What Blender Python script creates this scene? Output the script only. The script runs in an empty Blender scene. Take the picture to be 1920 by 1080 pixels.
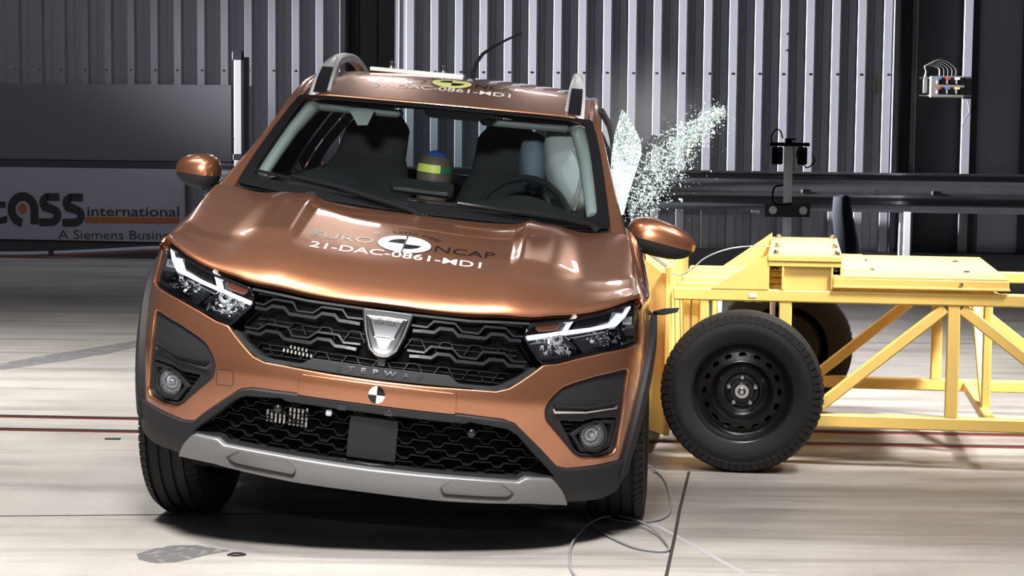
import bpy, math, random
import numpy as np
from mathutils import Vector, Matrix
from mathutils.geometry import delaunay_2d_cdt
random.seed(7)
D = bpy.data
SC = bpy.context.scene
COL = SC.collection
PI = math.pi

# ------------------------------------------------------------------ camera
cam_d = D.cameras.new('camera'); cam_d.sensor_width = 36.0
cam_d.lens = 3664.0 * 36.0 / 1920.0
cam_d.clip_end = 200
cam = D.objects.new('camera', cam_d); COL.objects.link(cam)
cam.matrix_world = (Matrix.Translation((0, 0, 1.4077)) @ Matrix.Rotation(PI / 2 - 0.08743, 4, 'X')
                    @ Matrix.Rotation(0.0096, 4, 'Z'))
SC.camera = cam
# ------------------------------------------------------------------ world, lights, exposure
wd = D.worlds.new('hall_air'); SC.world = wd; wd.use_nodes = True
wd.node_tree.nodes['Background'].inputs[0].default_value = (0.88, 0.88, 1.0, 1)
wd.node_tree.nodes['Background'].inputs[1].default_value = 0.085
SC.view_settings.view_transform = 'Standard'
SC.view_settings.look = 'None'
SC.view_settings.exposure = 0.0
SC.view_settings.gamma = 1.0
SC.view_settings.use_curve_mapping = False

def area(name, loc, target, sx, sy, watts, spread=100, col=(1, 0.97, 0.93)):
    l = D.lights.new(name, 'AREA'); l.shape = 'RECTANGLE'; l.size = sx; l.size_y = sy
    l.energy = watts; l.color = col; l.spread = math.radians(spread)
    o = D.objects.new(name, l); COL.objects.link(o); o.location = loc
    d = Vector(target) - Vector(loc)
    o.rotation_euler = d.to_track_quat('-Z', 'Y').to_euler()
    return o

LZ = 5.2
for i, (x, y, tx, ty, w, k) in enumerate([
        (-2.2, 5.6, -1.9, 6.0, 50, 1.0), (1.2, 4.8, 1.1, 5.4, 34, 1.0),
        (-2.7, 9.0, -2.9, 10.1, 105, 1.0), (3.6, 9.4, 2.8, 9.8, 50, 1.0),
        (-0.4, 3.0, -0.5, 5.0, 100, 1.0), (1.6, 11.2, 1.8, 11.6, 60, 1.0)]):
    area('ceiling_floodlight', (x, y, LZ), (tx, ty, 0.0), 1.1 * k, 0.7 * k, w, 72)
for x, tx in ((2.4, 1.2), (3.7, 2.2)):
    area('trolley_floodlight', (x, 6.9, 3.8), (tx, 8.5, 0.8), 0.5, 0.4, 30, 36)
area('camera_side_fill', (-0.9, -0.8, 3.3), (-0.35, 7.2, 1.25), 0.7, 0.45, 13, 18)  # added unseen fill, brightens the cabin and the car's front
area('plume_fill', (3.2, 6.6, 5.0), (0.65, 8.0, 1.25), 0.4, 0.3, 5.5, 22)  # added unseen fill aimed at the flying glass
# smaller lamp heads farther back
for x, y, z in ((-3.3, 13.4, 4.6), (-1.05, 16.6, 4.45), (-0.90, 15.6, 4.9), (0.55, 16.6, 4.5), (1.35, 15.6, 4.6), (2.9, 14.8, 4.8)):
    area('lamp_head', (x, y, z), (-.3, 6.6, 0.9), 0.42, 0.26, 1.15, 60)
# unseen fill light added to lift the dim left part of the back wall
area('wall_fill_light', (-5.0, 13.6, 6.6), (-4.6, 19.0, 2.2), 3.0, 0.6, 34, 90, (0.93, 0.93, 1.0))
# floodlight grazing along the cladding from the far left
s = D.lights.new('wall_floodlight', 'SPOT'); s.energy = 760000; s.spot_size = math.radians(5.3); s.spot_blend = 1.0
s.shadow_soft_size = 0.15; s.color = (0.93, 0.94, 1.0)
so = D.objects.new('wall_floodlight', s); COL.objects.link(so)

# ------------------------------------------------------------------ frames
A = 0.145
CA, SA = math.cos(A), math.sin(A)
def W(u, w, z=0.0):                     # hall frame (along the wall, away, up) -> world
    return Vector((u * CA + w * SA, -u * SA + w * CA, z))
so.location = W(-22, 16.6, 2.3)
so.scale = (1, 2.6, 1)
so.rotation_euler = (W(7.0, 18.3, 1.85) - so.location).to_track_quat('-Z', 'Y').to_euler()

# ------------------------------------------------------------------ materials
def mat(name, col, rough=0.5, metal=0.0, coat=0.0, spec=0.5, noise=None, bump=None, emit=None):
    m = D.materials.new(name); m.use_nodes = True
    nt = m.node_tree; b = nt.nodes['Principled BSDF']
    b.inputs['Base Color'].default_value = (*col, 1)
    b.inputs['Roughness'].default_value = rough
    b.inputs['Metallic'].default_value = metal
    b.inputs['Coat Weight'].default_value = coat
    b.inputs['Coat Roughness'].default_value = 0.03
    b.inputs['Specular IOR Level'].default_value = spec
    if noise:                            # (scale, amount): broken-up colour and roughness
        tc = nt.nodes.new('ShaderNodeTexCoord'); n = nt.nodes.new('ShaderNodeTexNoise')
        n.inputs['Scale'].default_value = noise[0]; n.inputs['Detail'].default_value = 6
        nt.links.new(tc.outputs['Object'], n.inputs['Vector'])
        mx = nt.nodes.new('ShaderNodeMix'); mx.data_type = 'RGBA'
        k = noise[1]
        mx.inputs[6].default_value = (*[c * (1 - k) for c in col], 1)
        mx.inputs[7].default_value = (*[min(1, c * (1 + k)) for c in col], 1)
        nt.links.new(n.outputs['Fac'], mx.inputs[0]); nt.links.new(mx.outputs[2], b.inputs['Base Color'])
    if bump:
        tc = nt.nodes.new('ShaderNodeTexCoord'); n = nt.nodes.new('ShaderNodeTexNoise')
        n.inputs['Scale'].default_value = bump[0]; n.inputs['Detail'].default_value = 4
        nt.links.new(tc.outputs['Object'], n.inputs['Vector'])
        bm = nt.nodes.new('ShaderNodeBump'); bm.inputs['Strength'].default_value = bump[1]
        bm.inputs['Distance'].default_value = 0.002
        nt.links.new(n.outputs['Fac'], bm.inputs['Height']); nt.links.new(bm.outputs[0], b.inputs['Normal'])
    return m

def glass(name, tint=(0.86, 0.93, 0.92), refl=1.0, ior=1.45):
    m = D.materials.new(name); m.use_nodes = True
    nt = m.node_tree; nt.nodes.clear()
    o = nt.nodes.new('ShaderNodeOutputMaterial'); t = nt.nodes.new('ShaderNodeBsdfTransparent')
    g = nt.nodes.new('ShaderNodeBsdfGlossy'); f = nt.nodes.new('ShaderNodeFresnel'); mx = nt.nodes.new('ShaderNodeMixShader')
    t.inputs[0].default_value = (*tint, 1); g.inputs['Roughness'].default_value = 0.02
    f.inputs['IOR'].default_value = ior
    ml = nt.nodes.new('ShaderNodeMath'); ml.operation = 'MULTIPLY'; ml.inputs[1].default_value = refl
    nt.links.new(f.outputs[0], ml.inputs[0]); nt.links.new(ml.outputs[0], mx.inputs[0])
    nt.links.new(t.outputs[0], mx.inputs[1]); nt.links.new(g.outputs[0], mx.inputs[2])
    nt.links.new(mx.outputs[0], o.inputs[0])
    return m

M = {}
M['paint'] = mat('copper_paint', (0.51, 0.215, 0.112), 0.28, 0.85, 1.0)
M['black'] = mat('black_plastic', (0.020, 0.020, 0.023), 0.55, spec=0.3, bump=(900, 0.15))
M['gloss'] = mat('gloss_black', (0.008, 0.008, 0.010), 0.12, 0, 0.6)
M['grillegrey'] = mat('dark_grille_plastic', (0.014, 0.015, 0.018), 0.26, coat=0.3)
M['mesh'] = mat('black_mesh_plastic', (0.008, 0.008, 0.009), 0.45, spec=0.35)
M['void'] = mat('unlit_black', (0.006, 0.006, 0.007), 0.8, spec=0.08)
M['silver'] = mat('satin_silver', (0.26, 0.26, 0.27), 0.42, 0.5)
M['railsilver'] = mat('rail_silver', (0.50, 0.50, 0.52), 0.38, 0.25)
M['chrome'] = mat('chrome', (0.85, 0.85, 0.86), 0.06, 1.0)
M['darkchrome'] = mat('dark_chrome', (0.30, 0.30, 0.32), 0.12, 1.0)
M['reflector'] = mat('lamp_reflector', (0.88, 0.90, 0.94), 0.25, 0.45)
M['drl'] = mat('white_light_guide', (0.80, 0.82, 0.85), 0.25)
M['drl'].node_tree.nodes['Principled BSDF'].inputs['Emission Color'].default_value = (.9, .95, 1, 1)
M['drl'].node_tree.nodes['Principled BSDF'].inputs['Emission Strength'].default_value = 1.0
M['amber'] = mat('amber_lens', (0.20, 0.065, 0.04), 0.15)
M['lens'] = glass('clear_lens', (0.96, 0.97, 0.98), 1.0)
M['glass'] = glass('windscreen_glass', (0.82, 0.89, 0.88), 0.45)
M['frit'] = mat('black_screen_print', (0.004, 0.004, 0.005), 0.6, spec=0.15)
M['sideglass'] = glass('side_glass', (0.55, 0.62, 0.62), 1.0)
M['rubber'] = mat('tyre_rubber', (0.012, 0.012, 0.013), 0.65, spec=0.3, bump=(220, 0.2))
M['steel'] = mat('black_steel_rim', (0.012, 0.012, 0.014), 0.28, 0.2)
M['yellow'] = mat('trolley_yellow_paint', (0.82, 0.55, 0.15), 0.42, noise=(9, 0.07))
M['white'] = mat('white_decal', (0.85, 0.85, 0.83), 0.5)
M['blackdecal'] = mat('black_decal', (0.008, 0.008, 0.009), 0.15)
M['decalyellow'] = mat('pale_yellow_decal', (0.85, 0.83, 0.25), 0.5)
M['trim'] = mat('pale_grey_trim', (0.29, 0.325, 0.335), 0.8)
M['interior'] = mat('dark_interior', (0.009, 0.0095, 0.0105), 0.85, spec=0.2)
M['lining'] = mat('grey_lining', (0.20, 0.225, 0.225), 0.8)
M['seat'] = mat('black_seat_fabric', (0.010, 0.010, 0.012), 0.85)
M['airbag'] = mat('airbag_fabric', (0.38, 0.41, 0.43), 0.85, bump=(60, 0.5))
M['dummy'] = mat('dummy_vinyl', (0.13, 0.10, 0.082), 0.5)
M['tapey'] = mat('yellow_tape', (0.75, 0.82, 0.14), 0.5)
M['tapeg'] = mat('green_tape', (0.025, 0.20, 0.10), 0.5)
M['tapeb'] = mat('blue_tape', (0.03, 0.09, 0.42), 0.5)
M['metal'] = mat('bright_metal', (0.6, 0.6, 0.6), 0.25, 1.0)
M['alu'] = mat('anodised_aluminium', (0.80, 0.80, 0.83), 0.4, 0.0)
M['galv'] = mat('galvanised_steel', (0.13, 0.133, 0.142), 0.30, 0.85, noise=(6, 0.25))
M['clad'] = mat('grey_wall_cladding', (0.16, 0.16, 0.18), 0.55, noise=(1.2, 0.08))
M['board'] = mat('dark_grey_board', (0.10, 0.10, 0.113), 0.7)
M['signw'] = mat('sign_white', (0.27, 0.27, 0.32), 0.6)
M['signk'] = mat('sign_black', (0.02, 0.02, 0.02), 0.6)
M['signo'] = mat('sign_orange', (0.30, 0.085, 0.02), 0.6)
M['darkwall'] = mat('dark_grey_paint', (0.035, 0.035, 0.042), 0.7)
M['door'] = mat('grey_door', (0.30, 0.30, 0.35), 0.6)
M['pale'] = mat('pale_panel', (0.40, 0.40, 0.47), 0.6)
M['box'] = mat('beige_enclosure', (0.12, 0.112, 0.10), 0.5)
M['conduit'] = mat('brown_conduit', (0.018, 0.015, 0.013), 0.6)
M['red'] = mat('red_mark', (0.26, 0.035, 0.03), 0.5)
M['blue'] = mat('blue_mark', (0.05, 0.10, 0.25), 0.5)
M['orange'] = mat('orange_mark', (0.75, 0.40, 0.12), 0.5)
M['navy'] = mat('navy_cloth', (0.005, 0.006, 0.012), 0.9)
M['cable'] = mat('grey_cable', (0.30, 0.30, 0.32), 0.5)
M['strap'] = mat('grey_blue_strap', (0.13, 0.16, 0.22), 0.7)
M['crushed'] = mat('crazed_glass', (0.72, 0.80, 0.80), 0.25, bump=(150, 1.0))
_n = M['crushed'].node_tree; _b = _n.nodes['Principled BSDF']
_t = _n.nodes.new('ShaderNodeTexCoord'); _v = _n.nodes.new('ShaderNodeTexVoronoi'); _v.inputs['Scale'].default_value = 170
_r = _n.nodes.new('ShaderNodeValToRGB'); _e = _r.color_ramp.elements; _e[0].color = (.22, .36, .37, 1); _e[1].color = (.92, 1, 1, 1); _e[0].position = .25; _e[1].position = .62
_n.links.new(_t.outputs['Object'], _v.inputs['Vector']); _n.links.new(_v.outputs['Color'], _r.inputs[0]); _n.links.new(_r.outputs[0], _b.inputs['Base Color'])
M['shard'] = mat('shard_glass', (0.56, 0.71, 0.71), 0.1, 0.0, 0.5)
M['clip'] = mat('milky_clip', (0.55, 0.56, 0.58), 0.4)
M['fin'] = mat('radiator_fin', (0.55, 0.53, 0.48), 0.4, 0.5)
M['railmat'] = mat('floor_rail_steel', (0.03, 0.03, 0.035), 0.45, 0.4)

# ------------------------------------------------------------------ mesh helpers
def link(name, verts, faces, m, parent=None, normals=None, smooth=True):
    me = D.meshes.new(name)
    me.from_pydata([tuple(v) for v in verts], [], faces)
    if isinstance(m, (list, tuple)):
        for q in m: me.materials.append(q)
    else:
        me.materials.append(m)
    if smooth:
        me.polygons.foreach_set('use_smooth', [True] * len(me.polygons))
    me.update()
    if normals is not None:
        me.normals_split_custom_set_from_vertices([tuple(n) for n in normals])
    elif smooth:
        try: me.set_sharp_from_angle(angle=math.radians(38))
        except Exception: pass
    o = D.objects.new(name, me); COL.objects.link(o)
    if parent: o.parent = parent
    return o

def tag(o, label=None, cat=None, group=None, kind=None):
    if label: o['label'] = label
    if cat: o['category'] = cat
    if group: o['group'] = group
    if kind: o['kind'] = kind
    return o

def thing(name, label, cat, loc=(0, 0, 0), rz=0.0, group=None):
    o = D.objects.new(name, None); COL.objects.link(o)
    o.empty_display_size = 0.1
    o.location = loc; o.rotation_euler = (0, 0, rz)
    return tag(o, label, cat, group)

class MB:
    """collects shapes; build() links them as one mesh object"""
    def __init__(self, f=None):
        self.v = []; self.f = []; self.fn = f; self.mi = []
    def add(self, vs, fs):
        n = len(self.v)
        self.v += [Vector(p) for p in vs]; self.f += [tuple(i + n for i in q) for q in fs]
    def box(self, a, b, bev=0.0):
        x0, y0, z0 = [min(p, q) for p, q in zip(a, b)]; x1, y1, z1 = [max(p, q) for p, q in zip(a, b)]
        if bev <= 0:
            self.add([(x0, y0, z0), (x1, y0, z0), (x1, y1, z0), (x0, y1, z0), (x0, y0, z1), (x1, y0, z1), (x1, y1, z1), (x0, y1, z1)],
                     [(0, 3, 2, 1), (4, 5, 6, 7), (0, 1, 5, 4), (1, 2, 6, 5), (2, 3, 7, 6), (3, 0, 4, 7)])
        else:
            c = Vector(((x0 + x1) / 2, (y0 + y1) / 2, (z0 + z1) / 2)); h = Vector((x1 - x0, y1 - y0, z1 - z0)) / 2
            b_ = min(bev, min(h) * 0.9)
            vs = []
            for sx in (-1, 1):
                for sy in (-1, 1):
                    for sz in (-1, 1):
                        S = Vector((sx, sy, sz))
                        for ax in range(3):
                            p = Vector([S[k] * (h[k] - (0 if k == ax else b_)) for k in range(3)])
                            vs.append(c + p)
            def I(sx, sy, sz, ax): return (((sx > 0) * 2 + (sy > 0)) * 2 + (sz > 0)) * 3 + ax
            fs = []
            for ax in range(3):
                o1, o2 = (ax + 1) % 3, (ax + 2) % 3
                for s_ in (-1, 1):
                    q = []
                    for (p, r) in ((-1, -1), (1, -1), (1, 1), (-1, 1)):
                        S = [0, 0, 0]; S[ax] = s_; S[o1] = p; S[o2] = r
                        q.append(I(*S, ax))
                    fs.append(q if s_ > 0 else q[::-1])
                # edges along axis ax
                for p in (-1, 1):
                    for r in (-1, 1):
                        S = [0, 0, 0]; S[o1] = p; S[o2] = r
                        S0 = S[:]; S0[ax] = -1; S1 = S[:]; S1[ax] = 1
                        q = [I(*S0, o1), I(*S1, o1), I(*S1, o2), I(*S0, o2)]
                        fs.append(q if p * r < 0 else q[::-1])
            for sx in (-1, 1):
                for sy in (-1, 1):
                    for sz in (-1, 1):
                        q = [I(sx, sy, sz, 0), I(sx, sy, sz, 1), I(sx, sy, sz, 2)]
                        fs.append(q if sx * sy * sz > 0 else q[::-1])
            self.add(vs, fs)
        return self
    def bar(self, p, q, w, h=None, up=(0, 0, 1)):
        """square tube from p to q"""
        h = h or w; p = Vector(p); q = Vector(q); t = (q - p).normalized(); up = Vector(up)
        if abs(t.dot(up)) > 0.98: up = Vector((0, 1, 0))
        sd = t.cross(up).normalized(); u2 = sd.cross(t).normalized()
        b = min(w, h) * 0.12
        ring = [(-w / 2 + b, -h / 2), (w / 2 - b, -h / 2), (w / 2, -h / 2 + b), (w / 2, h / 2 - b), (w / 2 - b, h / 2), (-w / 2 + b, h / 2), (-w / 2, h / 2 - b), (-w / 2, -h / 2 + b)]
        vs = [e + sd * a + u2 * c for e in (p, q) for a, c in ring]
        n = 8
        fs = [(i, (i + 1) % n, n + (i + 1) % n, n + i) for i in range(n)] + [tuple(range(n))[::-1], tuple(range(n, 2 * n))]
        self.add(vs, fs); return self
    def cyl(self, p, q, r, n=16, r2=None, cap=True):
        p = Vector(p); q = Vector(q); t = (q - p).normalized()
        a = t.orthogonal().normalized(); b = t.cross(a)
        r2 = r if r2 is None else r2
        vs = [p + (a * math.cos(2 * PI * i / n) + b * math.sin(2 * PI * i / n)) * r for i in range(n)] + \
             [q + (a * math.cos(2 * PI * i / n) + b * math.sin(2 * PI * i / n)) * r2 for i in range(n)]
        fs = [(i, (i + 1) % n, n + (i + 1) % n, n + i) for i in range(n)]
        if cap: fs += [tuple(range(n))[::-1], tuple(range(n, 2 * n))]
        self.add(vs, fs); return self
    def tube(self, pts, r, n=8, closed=False):
        pts = [Vector(p) for p in pts]; m = len(pts)
        prev = None; vs = []
        for i, p in enumerate(pts):
            t = (pts[min(i + 1, m - 1)] - pts[max(i - 1, 0)])
            if t.length < 1e-9: t = Vector((0, 0, 1))
            t.normalize()
            a = (prev - t * prev.dot(t)) if prev else t.orthogonal()
            if a.length < 1e-6: a = t.orthogonal()
            a.normalize(); prev = a; b = t.cross(a)
            rr = r[i] if isinstance(r, (list, tuple)) else r
            vs += [p + (a * math.cos(2 * PI * k / n) + b * math.sin(2 * PI * k / n)) * rr for k in range(n)]
        fs = [(i * n + k, i * n + (k + 1) % n, (i + 1) * n + (k + 1) % n, (i + 1) * n + k) for i in range(m - 1) for k in range(n)]
        fs += [tuple(range(n))[::-1], tuple(range((m - 1) * n, m * n))]
        self.add(vs, fs); return self
    def prism(self, poly, axis, a, b):
        """poly: list of 2-D points in the two other axes (cyclic order), extruded from a to b"""
        def P(q, t):
            return {0: (t, q[0], q[1]), 1: (q[0], t, q[1]), 2: (q[0], q[1], t)}[axis]
        n = len(poly)
        vs = [P(q, a) for q in poly] + [P(q, b) for q in poly]
        self.add(vs, [tuple(range(n)), tuple(range(n, 2 * n))[::-1]] + [(i, n + i, n + (i + 1) % n, (i + 1) % n) for i in range(n)])
        return self
    def lathe(self, prof, c, ax, n=48):
        """prof: (distance along axis, radius)"""
        c = Vector(c); ax = Vector(ax).normalized(); a = ax.orthogonal().normalized(); b = ax.cross(a)
        vs = []
        for h, r in prof:
            vs += [c + ax * h + (a * math.cos(2 * PI * i / n) + b * math.sin(2 * PI * i / n)) * max(r, 1e-4) for i in range(n)]
        fs = [(k * n + i, k * n + (i + 1) % n, (k + 1) * n + (i + 1) % n, (k + 1) * n + i) for k in range(len(prof) - 1) for i in range(n)]
        self.add(vs, fs); return self
    def grid(self, rows):
        n = len(rows[0]); vs = [p for r in rows for p in r]
        self.add(vs, [(i * n + j, i * n + j + 1, (i + 1) * n + j + 1, (i + 1) * n + j) for i in range(len(rows) - 1) for j in range(n - 1)])
        return self
    def build(self, name, m, parent=None, smooth=True, fix=True):
        vs = [self.fn(v) for v in self.v] if self.fn else self.v
        o = link(name, vs, self.f, m, parent, smooth=smooth)
        if fix:
            import bmesh
            bm = bmesh.new(); bm.from_mesh(o.data)
            bmesh.ops.recalc_face_normals(bm, faces=bm.faces); bm.to_mesh(o.data); bm.free()
        return o

def spl(xs, ys):
    xs = np.array(xs, float); ys = np.array(ys, float); n = len(xs); h = np.diff(xs); d = np.diff(ys) / h
    m = np.zeros(n); m[1:-1] = (d[:-1] * h[1:] + d[1:] * h[:-1]) / (h[:-1] + h[1:]); m[0] = d[0]; m[-1] = d[-1]
    def f(x):
        x = min(max(float(x), xs[0]), xs[-1]); i = int(min(max(np.searchsorted(xs, x) - 1, 0), n - 2))
        t = (x - xs[i]) / h[i]; t2 = t * t; t3 = t2 * t
        return float((2 * t3 - 3 * t2 + 1) * ys[i] + (t3 - 2 * t2 + t) * h[i] * m[i] + (3 * t2 - 2 * t3) * ys[i + 1] + (t3 - t2) * h[i] * m[i + 1])
    return f
def ss(a, b, x):
    t = min(max((x - a) / (b - a), 0), 1); return t * t * (3 - 2 * t)
def lerp(a, b, t): return a + (b - a) * t

def resample(poly, res, closed=True):
    out = []; n = len(poly)
    for i in range(n if closed else n - 1):
        p = poly[i]; q = poly[(i + 1) % n]; L = math.hypot(q[0] - p[0], q[1] - p[1])
        k = max(1, int(round(L / res)))
        out += [(p[0] + (q[0] - p[0]) * j / k, p[1] + (q[1] - p[1]) * j / k) for j in range(k)]
    if not closed: out.append(poly[-1])
    return out
def rounded(poly, r, n=4):
    """cut every corner of a closed polygon with a small arc"""
    out = []; m = len(poly)
    for i in range(m):
        p0 = Vector(poly[i - 1]); p = Vector(poly[i]); p1 = Vector(poly[(i + 1) % m])
        a = p0 - p; b = p1 - p; k = min(r, a.length * 0.45, b.length * 0.45)
        A_ = p + a.normalized() * k; B_ = p + b.normalized() * k
        for j in range(n + 1):
            t = j / n
            out.append(tuple(A_ * (1 - t) ** 2 + p * 2 * t * (1 - t) + B_ * t * t))
    return out
def area2(p): return sum(p[i - 1][0] * p[i][1] - p[i][0] * p[i - 1][1] for i in range(len(p))) / 2
def inset(poly, d):
    """move a polygon's points to the left of travel by d"""
    n = len(poly); out = []; nr = []
    for i in range(n):
        a = Vector(poly[i - 1]); b = Vector(poly[i]); c = Vector(poly[(i + 1) % n])
        t1 = (b - a); t2 = (c - b)
        t1 = t1.normalized() if t1.length > 1e-9 else t2.normalized()
        t2 = t2.normalized() if t2.length > 1e-9 else t1
        t = t1 + t2
        t = t.normalized() if t.length > 1e-6 else t1
        nl = Vector((-t.y, t.x)); cs = max(0.5, nl.dot(Vector((-t1.y, t1.x))))
        out.append((b.x + nl.x * d / cs, b.y + nl.y * d / cs)); nr.append((-nl.x, -nl.y))
    return out, nr
def inside(poly_np, pts):
    x, y = pts[:, 0], pts[:, 1]; c = np.zeros(len(pts), bool)
    n = len(poly_np)
    for i in range(n):
        x1, y1 = poly_np[i - 1]; x2, y2 = poly_np[i]
        m = (y1 > y) != (y2 > y)
        with np.errstate(divide='ignore', invalid='ignore'):
            c ^= m & (x < (x2 - x1) * (y - y1) / (y2 - y1 + 1e-15) + x1)
    return c

def panel(name, surf, outline, m, parent, off=0.0, r=0.004, depth=0.02, holes=(), res=0.02, xf=None, lip=True):
    """a skin of sheet laid on surf(a, b), cut to an outline, with rolled edges and holes; off is outward"""
    e = 2e-3
    def base(p): return xf(surf(*p)) if xf else Vector(surf(*p))
    def frame(p):
        a = base((p[0] + e, p[1])) - base((p[0] - e, p[1])); b = base((p[0], p[1] + e)) - base((p[0], p[1] - e))
        return a / (2 * e), b / (2 * e), a.cross(b).normalized()
    loops = []
    for k, lo in enumerate([outline, *holes]):
        lo = list(lo)
        if (area2(lo) > 0) != (k == 0): lo = lo[::-1]
        loops.append(resample(lo, res))
    ins = []; nrm = []
    for lo in loops:
        i_, n_ = inset(lo, r if lip else 0.0); ins.append(i_); nrm.append(n_)
    # triangulate
    pts = []; edges = []
    for lo in ins:
        k0 = len(pts); n = len(lo); pts += lo; edges += [(k0 + i, k0 + (i + 1) % n) for i in range(n)]
    P0 = np.array(ins[0]); lo_, hi_ = P0.min(0), P0.max(0)
    gx = np.arange(lo_[0] + res / 2, hi_[0], res); gy = np.arange(lo_[1] + res / 2, hi_[1], res)
    if len(gx) and len(gy):
        G = np.array([(x + (res / 2 if j % 2 else 0), y) for j, y in enumerate(gy) for x in gx])
        ok = inside(P0, G)
        for h in ins[1:]: ok &= ~inside(np.array(h), G)
        G = G[ok]
        B_ = np.array(pts)
        if len(G):
            dmin = np.array([((B_ - g) ** 2).sum(1).min() for g in G])
            G = G[dmin > (0.45 * res) ** 2]
            pts += [tuple(g) for g in G]
    vc, _, fc, ov, _, _ = delaunay_2d_cdt([Vector(p) for p in pts], edges, [], 0, 1e-7)
    V2 = np.array([tuple(v) for v in vc]); cen = np.array([V2[list(f)].mean(0) for f in fc])
    ok = inside(P0, cen)
    for h in ins[1:]: ok &= ~inside(np.array(h), cen)
    mp = {}
    for i, o_ in enumerate(ov):
        for q in o_: mp[q] = i
    verts = []; norms = []
    for p in V2:
        a, b, n = frame(p); verts.append(base(p) + n * off); norms.append(n)
    faces = [tuple(f) for f, k in zip(fc, ok) if k]
    if lip:
        k0 = 0
        for lo, i_, n_ in zip(loops, ins, nrm):
            n = len(i_); prev = [mp.get(k0 + i) for i in range(n)]; k0 += n
            fr = [frame(p) for p in i_]
            rows = [(r * math.sin(t), r * (1 - math.cos(t)), t) for t in (0.52, 1.05, PI / 2)] + [(r, max(depth, r + 0.001), PI / 2)]
            for (ox, dz, th) in rows:
                cur = []
                for i in range(n):
                    a, b, nn = fr[i]; o2 = (a * n_[i][0] + b * n_[i][1])
                    o2 = o2.normalized() if o2.length > 0 else o2
                    p = base(i_[i]) + o2 * ox + nn * (off - dz)
                    verts.append(p); norms.append(nn * math.cos(th) + o2 * math.sin(th)); cur.append(len(verts) - 1)
                for i in range(n):
                    j = (i + 1) % n
                    if prev[i] is None or prev[j] is None: continue
                    faces.append((prev[i], cur[i], cur[j], prev[j]))
                prev = cur
    return link(name, verts, faces, m, parent, normals=norms)

def both(p):                       # right-hand half outline (from the centre line round) -> full outline
    return list(p) + [(-x, z) for x, z in reversed(p) if abs(x) > 1e-6]
def mirror(p): return [(-x, z) for x, z in reversed(p)]

def ribbon(mb, surf, path, w, o0, o1, xf=None, top=0.55):
    """raised bar on surf along a path of (a, b); o0 -> o1 outward, narrower on top"""
    e = 2e-3; path = [Vector(p) for p in path]; m = len(path); vs = []
    def base(p): return xf(surf(*p)) if xf else Vector(surf(*p))
    for i, p in enumerate(path):
        t = path[min(i + 1, m - 1)] - path[max(i - 1, 0)]; t.normalize()
        if 0 < i < m - 1:
            t1 = (p - path[i - 1]).normalized(); nl = Vector((-t.y, t.x)); k = 1 / max(0.6, nl.dot(Vector((-t1.y, t1.x))))
        else: k = 1; nl = Vector((-t.y, t.x))
        a = base((p.x + e, p.y)) - base((p.x - e, p.y)); b = base((p.x, p.y + e)) - base((p.x, p.y - e))
        n = a.cross(b).normalized()
        for sgn, ww, oo in ((-1, w / 2, o0), (-1, w / 2 * top, o1), (1, w / 2 * top, o1), (1, w / 2, o0)):
            q = p + nl * sgn * ww * k
            vs.append(base(q) + n * oo)
    fs = [(i * 4 + j, i * 4 + j + 1, (i + 1) * 4 + j + 1, (i + 1) * 4 + j) for i in range(m - 1) for j in range(3)]
    fs += [(0, 1, 2, 3), tuple((m - 1) * 4 + j for j in (3, 2, 1, 0))]
    k = mb.fn; mb.fn = None; mb.add(vs, fs)

_tc = {}
def text_mesh(txt, bold=0.0):
    """flat letters, 1 unit high; returns verts (x, y) and faces"""
    key = (txt, bold)
    if key in _tc: return _tc[key]
    c = D.curves.new('lettering', 'FONT'); c.body = txt; c.size = 1.0; c.offset = bold; c.resolution_u = 3
    o = D.objects.new('lettering', c); COL.objects.link(o)
    dg = bpy.context.evaluated_depsgraph_get(); me = D.meshes.new_from_object(o.evaluated_get(dg))
    v = [(p.co.x, p.co.y) for p in me.vertices]; f = [tuple(q.vertices) for q in me.polygons]
    D.objects.remove(o); D.curves.remove(c); D.meshes.remove(me)
    _tc[key] = (v, f); return v, f
def lettering(name, txt, surf, x0, x1, y0, h, m, parent, off=0.0015, bold=0.0, xf=None, slope=0.0, arc=None):
    """letters laid on surf(a, b) between x0 and x1, base line y0, cap height h"""
    v, f = text_mesh(txt, bold)
    xs = [p[0] for p in v]; ys = [p[1] for p in v]; a, b = min(xs), max(xs); H = 0.70
    e = 2e-3; vs = []; ns = []
    def base(p): return xf(surf(*p)) if xf else Vector(surf(*p))
    for x, y in v:
        t = (x - a) / (b - a); p = (x0 + (x1 - x0) * t, y0 + slope * (t - 0.5) + y / H * h)
        if arc:
            cx, cy, R, t0, t1, sy = arc; th = t0 + (t1 - t0) * t; rr = R + y / H * h
            p = (cx + rr * math.sin(th), cy + rr * math.cos(th) * sy)
        A_ = base((p[0] + e, p[1])) - base((p[0] - e, p[1])); B_ = base((p[0], p[1] + e)) - base((p[0], p[1] - e)); n = A_.cross(B_).normalized()
        vs.append(base(p) + n * off); ns.append(n)
    return link(name, vs, f, m, parent, normals=ns)

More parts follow.
